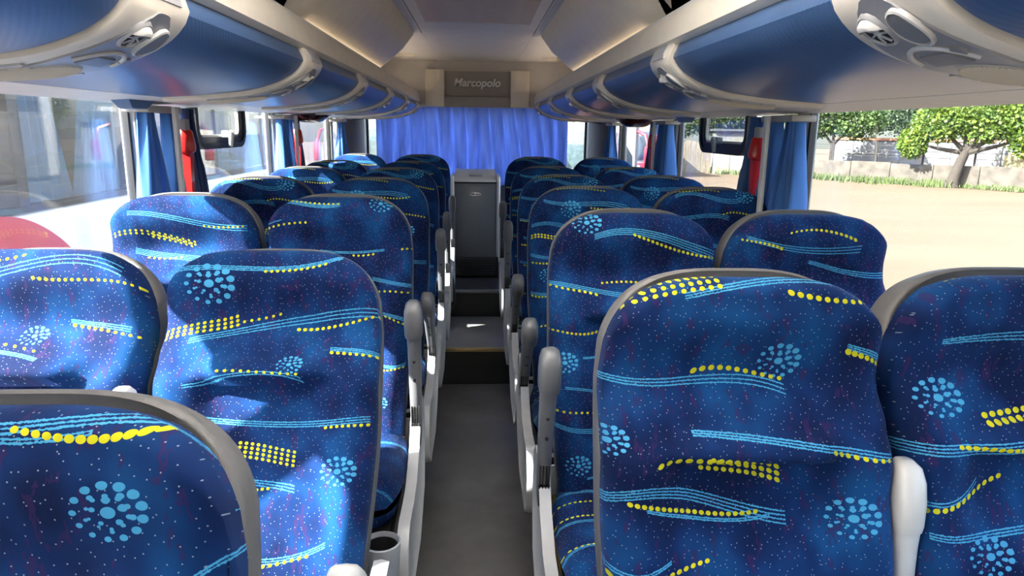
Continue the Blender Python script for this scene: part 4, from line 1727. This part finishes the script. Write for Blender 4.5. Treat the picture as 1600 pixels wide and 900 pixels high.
def tree(name, label, base, trunk_h, crown, n_leaf, lmat, seed, rad=.22, leaf=.22, lean=(0, 0)):
    """crown: list of (dx,dy,dz,rx,ry,rz) clumps relative to base"""
    rd = random.Random(seed)
    t = thing(name, label, 'tree', base, 0, 'trees across the yard')
    top = Vector((lean[0], lean[1], trunk_h))
    MB().tube([(0, 0, -.2), (lean[0] * .15, lean[1] * .15, trunk_h * .25), (lean[0] * .6, lean[1] * .6, trunk_h * .7), top], [rad * 1.5, rad * 1.05, rad * .9, rad * .8], 10).build('trunk', M_bark, t)
    for c in crown:
        e = Vector(c[:3])
        mid = top.lerp(e, .5) + Vector((0, 0, -.15))
        MB().tube([top - Vector((0, 0, .15)), mid, e], [rad * .6, rad * .35, rad * .12], 6).build('branch', M_bark, t)
    mb = MB()
    per = n_leaf // len(crown)
    for c in crown:
        for _ in range(per):
            while True:
                x, y, z = rd.uniform(-1, 1), rd.uniform(-1, 1), rd.uniform(-1, 1)
                if .25 < x * x + y * y + z * z < 1:
                    break
            p = Vector((c[0] + x * c[3], c[1] + y * c[4], c[2] + z * c[5] + .18 * math.sin(9 * x + 7 * y)))
            d1 = Vector((rd.gauss(0, 1), rd.gauss(0, 1), rd.gauss(-.3, .6))).normalized()
            d2 = d1.cross(Vector((rd.gauss(0, 1), rd.gauss(0, 1), rd.gauss(0, 1)))).normalized()
            l_ = leaf * rd.uniform(.6, 1.3)
            w_ = l_ * .42
            mb.add([p, p + d1 * l_ * .5 + d2 * w_, p + d1 * l_, p + d1 * l_ * .5 - d2 * w_], [(0, 1, 2, 3)])
    tag(mb.build('foliage', lmat, t, smooth=False), kind='stuff')
    return t


def onwall(f, off):
    p = WA + wd * Lw * f + wnrm * off
    return (p.x, p.y, ZG)


tree('tree', 'leaning bright green tree standing before the boundary wall', onwall(.50, -.6), 2.1,
     [(-.8, .6, 3.6, 1.5, 1.5, 1.0), (1.0, -1.0, 3.7, 1.7, 1.7, 1.1), (2.4, -2.6, 3.0, 1.3, 1.3, 1.2), (.2, 0, 4.9, 2.4, 2.4, 1.3), (-1.6, 1.6, 2.5, .8, .8, .8), (2.6, -2.2, 4.4, 1.5, 1.5, 1.2)], 15000, M_leafA, 2, .30, .19, (.35, -.35))
tree('tree', 'darker green tree at the left end of the boundary wall', onwall(.14, .9), 2.3,
     [(-.8, 1.2, 4.0, 2.0, 2.0, 1.3), (1.0, -.8, 3.9, 2.0, 2.0, 1.3), (0, 0, 5.2, 2.4, 2.4, 1.3)], 10000, M_leafB, 3, .16, .19)
tree('tree', 'tall dark tree behind the wall at the right edge of the yard', onwall(.86, 4.5), 2.8,
     [(-.8, .9, 4.2, 1.7, 1.7, 1.5), (1.6, -1.4, 4.0, 1.9, 1.9, 1.6), (.2, 0, 5.6, 2.3, 2.3, 1.3)], 9000, M_leafC, 4, .2, .2)
tree('tree', 'broad dark tree behind the grey sheet fence', onwall(.34, 9), 3.0,
     [(-2, 2, 4.6, 2.4, 2.4, 1.8), (1.5, -1.5, 4.4, 2.3, 2.3, 1.7), (0, 0, 6.2, 2.6, 2.6, 1.4)], 9000, M_leafC, 6, .2, .22)
tree('tree', 'loose green tree beside the pale hut', (19.5, 61.0, ZG), 2.6,
     [(-1.6, 0, 4.2, 2.0, 1.6, 1.6), (1.6, 0, 4.0, 2.2, 1.6, 1.5), (0, 0, 5.8, 2.8, 2, 1.4)], 9000, M_leafB, 8, .2, .22)
tree('tree', 'pale green tree behind the red coach', (9.0, 60.0, ZG), 2.6,
     [(-1.6, 0, 3.6, 2.4, 1.6, 1.8), (1.8, 0, 3.6, 2.4, 1.6, 1.8), (0, 0, 6.0, 3.0, 2, 1.6)], 8000, M_leafB, 9, .2, .24)
tree('tree', 'bushy tree beyond the parked coach on the left', (-16.0, 24.0, ZG), 2.2,
     [(-2, 0, 3.8, 2.6, 2.2, 1.8), (2, 0, 3.8, 2.6, 2.2, 1.8), (0, 0, 5.6, 3, 2.4, 1.6), (5, 2, 4, 2.4, 2, 2)], 8000, M_leafB, 10, .25, .24)

tree('tree', 'dark hazy tree far behind the leaning tree', onwall(.58, 17), 3.0,
     [(-2, 2, 4.6, 2.6, 2.6, 1.8), (1.8, -1.8, 4.6, 2.6, 2.6, 1.8), (0, 0, 6.4, 3.0, 3.0, 1.5)], 9000, M_leafC, 12, .2, .22)
tree('tree', 'mid green tree between the dark tree and the leaning tree', onwall(.16, 15), 3.0,
     [(-2, 2, 4.8, 2.4, 2.4, 1.6), (1.6, -1.6, 4.8, 2.4, 2.4, 1.6), (0, 0, 6.4, 2.8, 2.8, 1.4)], 8000, M_leafB, 13, .2, .22)

# buildings beyond the wall
b1 = thing('sheet_fence', 'long pale grey sheet fence beyond the boundary wall', 'fence', onwall(.18, 6.5), math.atan2(wd.y, wd.x))
for k in range(7):
    MB().box(-3.5 + k * 1.6, -3.5 + k * 1.6 + 1.57, 0, .08, -.1, 2.5).build('sheet', M_greypanel, b1)
MB().box(-3.5, 7.7, -.03, .0, 1.55, 1.62).build('rail', M_whitewall, b1)
MB().box(-3.5, 7.7, -.08, .16, 2.5, 2.68).build('coping', M_roof, b1)
b2 = thing('house', 'white house with clay roof and railing behind the wall', 'house', onwall(.98, 10), math.atan2(wd.y, wd.x))
MB().box(-4.5, 4.5, 0, 5, -.1, 2.9).build('wall', M_whitewall, b2)
MB().prism([(-4.9, 2.9), (4.9, 2.9), (0, 4.6)], 'y', -.4, 5.4).build('roof', M_roof, b2)
for k in range(2):
    f_ = MB().box(-2.6 + k * 3.4, -1.2 + k * 3.4, -.05, .02, 1.0, 2.1).build('window', M_post, b2)
    MB().box(-2.5 + k * 3.4, -1.3 + k * 3.4, -.06, -.045, 1.1, 2.0).build('pane', M_greypanel, f_)
b3 = thing('railing', 'white barred railing in front of the white house', 'railing', onwall(.86, 5.0), math.atan2(wd.y, wd.x))
bar_me = MB().box(-.03, .03, -.03, .03, .5, 2.3).mesh('bar', False)
for k in range(26):
    link('bar', bar_me, M_whitewall, b3, (-1.5 + k * .22, 0, 0))
MB().box(-1.6, 4.2, -.04, .04, 2.25, 2.33).build('top_rail', M_whitewall, b3)
MB().box(-1.6, 4.2, -.12, .12, -.1, .55).build('plinth', M_whitewall, b3)
b4 = thing('garden_wall', 'ochre garden wall with white gate posts beyond the boundary wall', 'wall', onwall(.62, 5.5), math.atan2(wd.y, wd.x))
MB().box(-1.8, 1.8, 0, .2, -.1, 1.75).build('panel', M_yellowwall, b4)
for x in (-2.1, 1.9, 2.5):
    MB().box(x - .16, x + .16, -.1, .25, -.1, 2.6, r=.02, seg=1).build('gate_post', M_whitewall, b4)
b5 = thing('hut', 'pale cream hut beside the yard behind the right vent window', 'hut', (18.6, 50.5, ZG), -.25)
MB().box(-1.6, 2.6, 0, 3, -.1, 3.0).build('wall', M_whitewall, b5)
MB().box(-1.8, 2.8, -.3, 3.2, 3.0, 3.15).build('roof', M_greypanel, b5)
MB().box(-1.4, -.5, -.04, .02, 0, 2.1).build('door', M_postlight, b5)
b6 = thing('plank_fence', 'weathered upright board fence left of the pale hut', 'fence', (13.6, 51.5, ZG), -.06)
bd_me = MB().box(0, .36, 0, .06, 0, 2.3).mesh('board', False)
M_board = mat('weathered_board', (0.13, 0.115, 0.09), 0.9, var=0.3, scale=3, stretch=(3, 3, .4))
for k in range(9):
    link('board', bd_me, M_board, b6, (k * .38, 0, -.1 + .06 * ((k * 5) % 3)))
b7 = thing('gate_pillar', 'pale ochre concrete pole beside the hut', 'pole', (21.6, 47.0, ZG))
MB().loft([[(a * w, b * w, z) for a, b in ((-1, -1), (1, -1), (1, 1), (-1, 1))] for z, w in ((-.1, .17), (7.5, .12))]).build('shaft', M_postlight, b7)
MB().box(-.22, .22, -.22, .22, -.1, .25, r=.02, seg=1).build('footing', M_wallout, b7)


# ------------------------------------------------------------------ parked coaches
M_coachred = mat('coach_red', (0.22, 0.012, 0.018), 0.25, var=0.05, coat=.5)
M_coachwhite = mat('coach_white', (0.30, 0.30, 0.29), 0.3, var=0.03, coat=.4)
M_screen = mat('windscreen_dark', (0.05, 0.075, 0.085), 0.06, var=.3, coat=.8)
M_tyre = mat('tyre', (0.015, 0.015, 0.015), 0.85, var=.2)
M_lamp = mat('headlamp', (0.7, 0.7, 0.7), 0.1, metal=.5, var=.1)


def rrect(w, h, r, n=5, z0=0.0):
    pts = []
    for cx_, cz_, a0 in ((w - r, z0 + h - r, 0), (-w + r, z0 + h - r, PI / 2), (-w + r, z0 + r, PI), (w - r, z0 + r, 1.5 * PI)):
        for k in range(n + 1):
            a = a0 + PI / 2 * k / n
            pts.append((cx_ + r * math.cos(a), cz_ + r * math.sin(a)))
    return pts


def coach(label, loc, rz, upper, lower, length=11.5):
    """front face at local y = 0 looking towards -y"""
    t = thing('parked_coach', label, 'coach', loc, rz)
    W, H = 1.25, 3.25
    rings = []
    for y, k, dz in ((0.0, .90, .10), (.10, .965, .04), (.35, 1.0, 0), (length - .3, 1.0, 0), (length, .94, .06)):
        rings.append([(x * k, y, .32 + dz + (z - .32) * (1 - dz * .5)) for x, z in rrect(W, H - .02, .28, 5, .32)])
    MB().loft(rings).build('body', upper, t)
    MB().prism(rrect(W + .012, .78, .12, 4, .34), 'y', .05, length - .1).build('lower_band', lower, t)
    # bumper, windscreen, destination band
    MB().box(-1.16, 1.16, -.14, .14, .36, .92, r=.09, seg=3).build('bumper', lower, t)
    ws = MB()
    ws.grid(lambda a, b: ((-1.06 + 2.12 * a), -.05 - .05 * math.cos((a - .5) * PI) + .08 * b, 1.12 + 1.75 * b), 9, 6)
    w = ws.build('windscreen', M_screen, t)
    md = w.modifiers.new('thickness', 'SOLIDIFY')
    md.thickness = .04
    for s in (-1, 1):
        MB().tube([(s * .15, -.13, 1.15), (s * .62, -.12, 1.9)], .015, 5).build('wiper', M_black, w)
        MB().lathe([(.001, .06), (.08, .05), (.11, .0)], 14, Matrix.Translation((s * .88, -.14, .68)) @ Matrix.Rotation(PI / 2, 4, 'X')).build('headlamp', M_lamp, t)
        MB().tube([(s * 1.12, .15, 2.95), (s * 1.38, -.25, 2.80), (s * 1.46, -.35, 2.45)], [.05, .05, .04], 7).build('mirror_arm', M_coachred, t)
        MB().box(s * 1.46 - .12, s * 1.46 + .12, -.42, -.28, 1.95, 2.50, r=.05).build('mirror', M_coachred, t)
        for k in range(6):
            y = 1.0 + k * (length - 1.6) / 6
            a, b = sorted((s * (W - .02), s * (W + .015)))
            MB().box(a, b, y, y + (length - 1.6) / 6 - .07, 1.45, 2.60, r=.012, seg=1).build('side_window', M_screen, t)
        for y in (2.2, length - 3.2):
            wh = MB().lathe([(.25, -.12), (.46, -.13), (.50, -.08), (.50, .08), (.46, .13), (.25, .12)], 22, Matrix.Translation((s * 1.13, y, .50)) @ Matrix.Rotation(PI / 2, 4, 'Y')).build('wheel', M_tyre, t)
            MB().lathe([(.001, .05), (.12, .06), (.24, .10), (.25, -.1)], 18, Matrix.Translation((s * 1.13, y, .50)) @ Matrix.Rotation(s * PI / 2, 4, 'Y')).build('hub', M_silver, wh)
    return t


coach('red and white parked coach facing the camera, seen through the right windows', (11.2, 45.5, ZG), R(5), M_coachwhite, M_coachred)
coach('white and red coach parked behind, glimpsed beside the rear curtains on the right', (3.4, 20.5, ZG), R(-6), M_coachwhite, M_coachred)
coach('white and red coach parked behind, glimpsed beside the rear curtains on the left', (-3.2, 21.5, ZG), R(5), M_coachwhite, M_coachred)

# ------------------------------------------------------------------ neighbouring coach seen through the left windows
NX = -2.75
t = thing('neighbour_coach', 'white coach with dark curtained windows parked close alongside on the left', 'coach', (NX, 0, 0))
ya, yb = 1.2, 11.0
M_nwhite = mat('neighbour_white', (0.85, 0.84, 0.82), 0.3, var=0.02, coat=.3)
M_nred = mat('neighbour_red', (0.62, 0.03, 0.06), 0.3, var=0.05)
MB().box(-2.4, 0, ya, yb, ZG + .35, 1.13, r=.05, seg=3).build('lower_body', M_nwhite, t)
MB().box(-2.4, 0, ya, yb, 1.98, 2.42, r=.10, seg=4).build('roof', M_nwhite, t)
MB().box(-2.3, -2.2, ya, yb, 1.13, 1.98).build('far_side', mat('far_side_trim', (0.20, 0.21, 0.22), .7), t)
MB().box(-.06, -.01, ya, yb, 1.13, 1.17).build('sill_strip', M_black, t)
for k in range(7):
    y = ya + (yb - ya) * k / 6
    MB().box(-.14, -.02, y - .05, y + .05, 1.13, 1.98).build('pillar', M_dark, t)
    if k < 6:
        MB().box(-.028, -.016, y + .05, y + (yb - ya) / 6 - .05, 1.17, 1.98).build('window_pane', M_glass_dark, t, smooth=False)
M_ncur = mat_cloth('neighbour_curtain', (0.16, 0.50, 0.72), .4)
rnd = random.Random(21)
for k in range(7):
    yc = ya + (yb - ya) * k / 6
    for sg in (-1, 1):
        y0_, w_ = yc + sg * .38, .62
        ph = rnd.uniform(0, 6)
        MB().grid(lambda a, b: (-.16 + .035 * math.sin(a * 5 * 2 * PI + ph), y0_ + (a - .5) * w_ * (.6 + .4 * b) + sg * .10 * b, 1.96 - .80 * b), 40, 8).build('curtain', M_ncur, t)
M_nseat = mat('neighbour_seat', (0.06, 0.062, 0.066), .8, var=.2)
for k in range(11):
    y = ya + .5 + k * .85
    for x in (-.45, -1.75):
        MB().box(x - .22, x + .22, y - .05, y + .06, 1.0, 1.62, r=.05, seg=3).build('seat_back', M_nseat, t)
for z in (-.35, .45):
    MB().box(-.002, .008, ya + .1, yb - .1, z, z + .012).build('panel_seam', M_midgrey, t)
# red painted swoosh on the flank
sw = []
for k in range(25):
    a = k / 24
    sw.append((3.35 + 1.55 * a, .78 + .36 * math.sin(PI * a) ** .8))
MB().prism([(p[0], p[1]) for p in sw] + [(4.9, .3), (3.35, .3)], 'x', .001, .012).build('red_swoosh', M_nred, t)
for y in (3.0, 8.4):
    MB().lathe([(.25, -.12), (.46, -.13), (.50, -.08), (.50, .08), (.46, .13), (.25, .12)], 22, Matrix.Translation((-.14, y, ZG + .50)) @ Matrix.Rotation(PI / 2, 4, 'Y')).build('wheel', M_tyre, t)
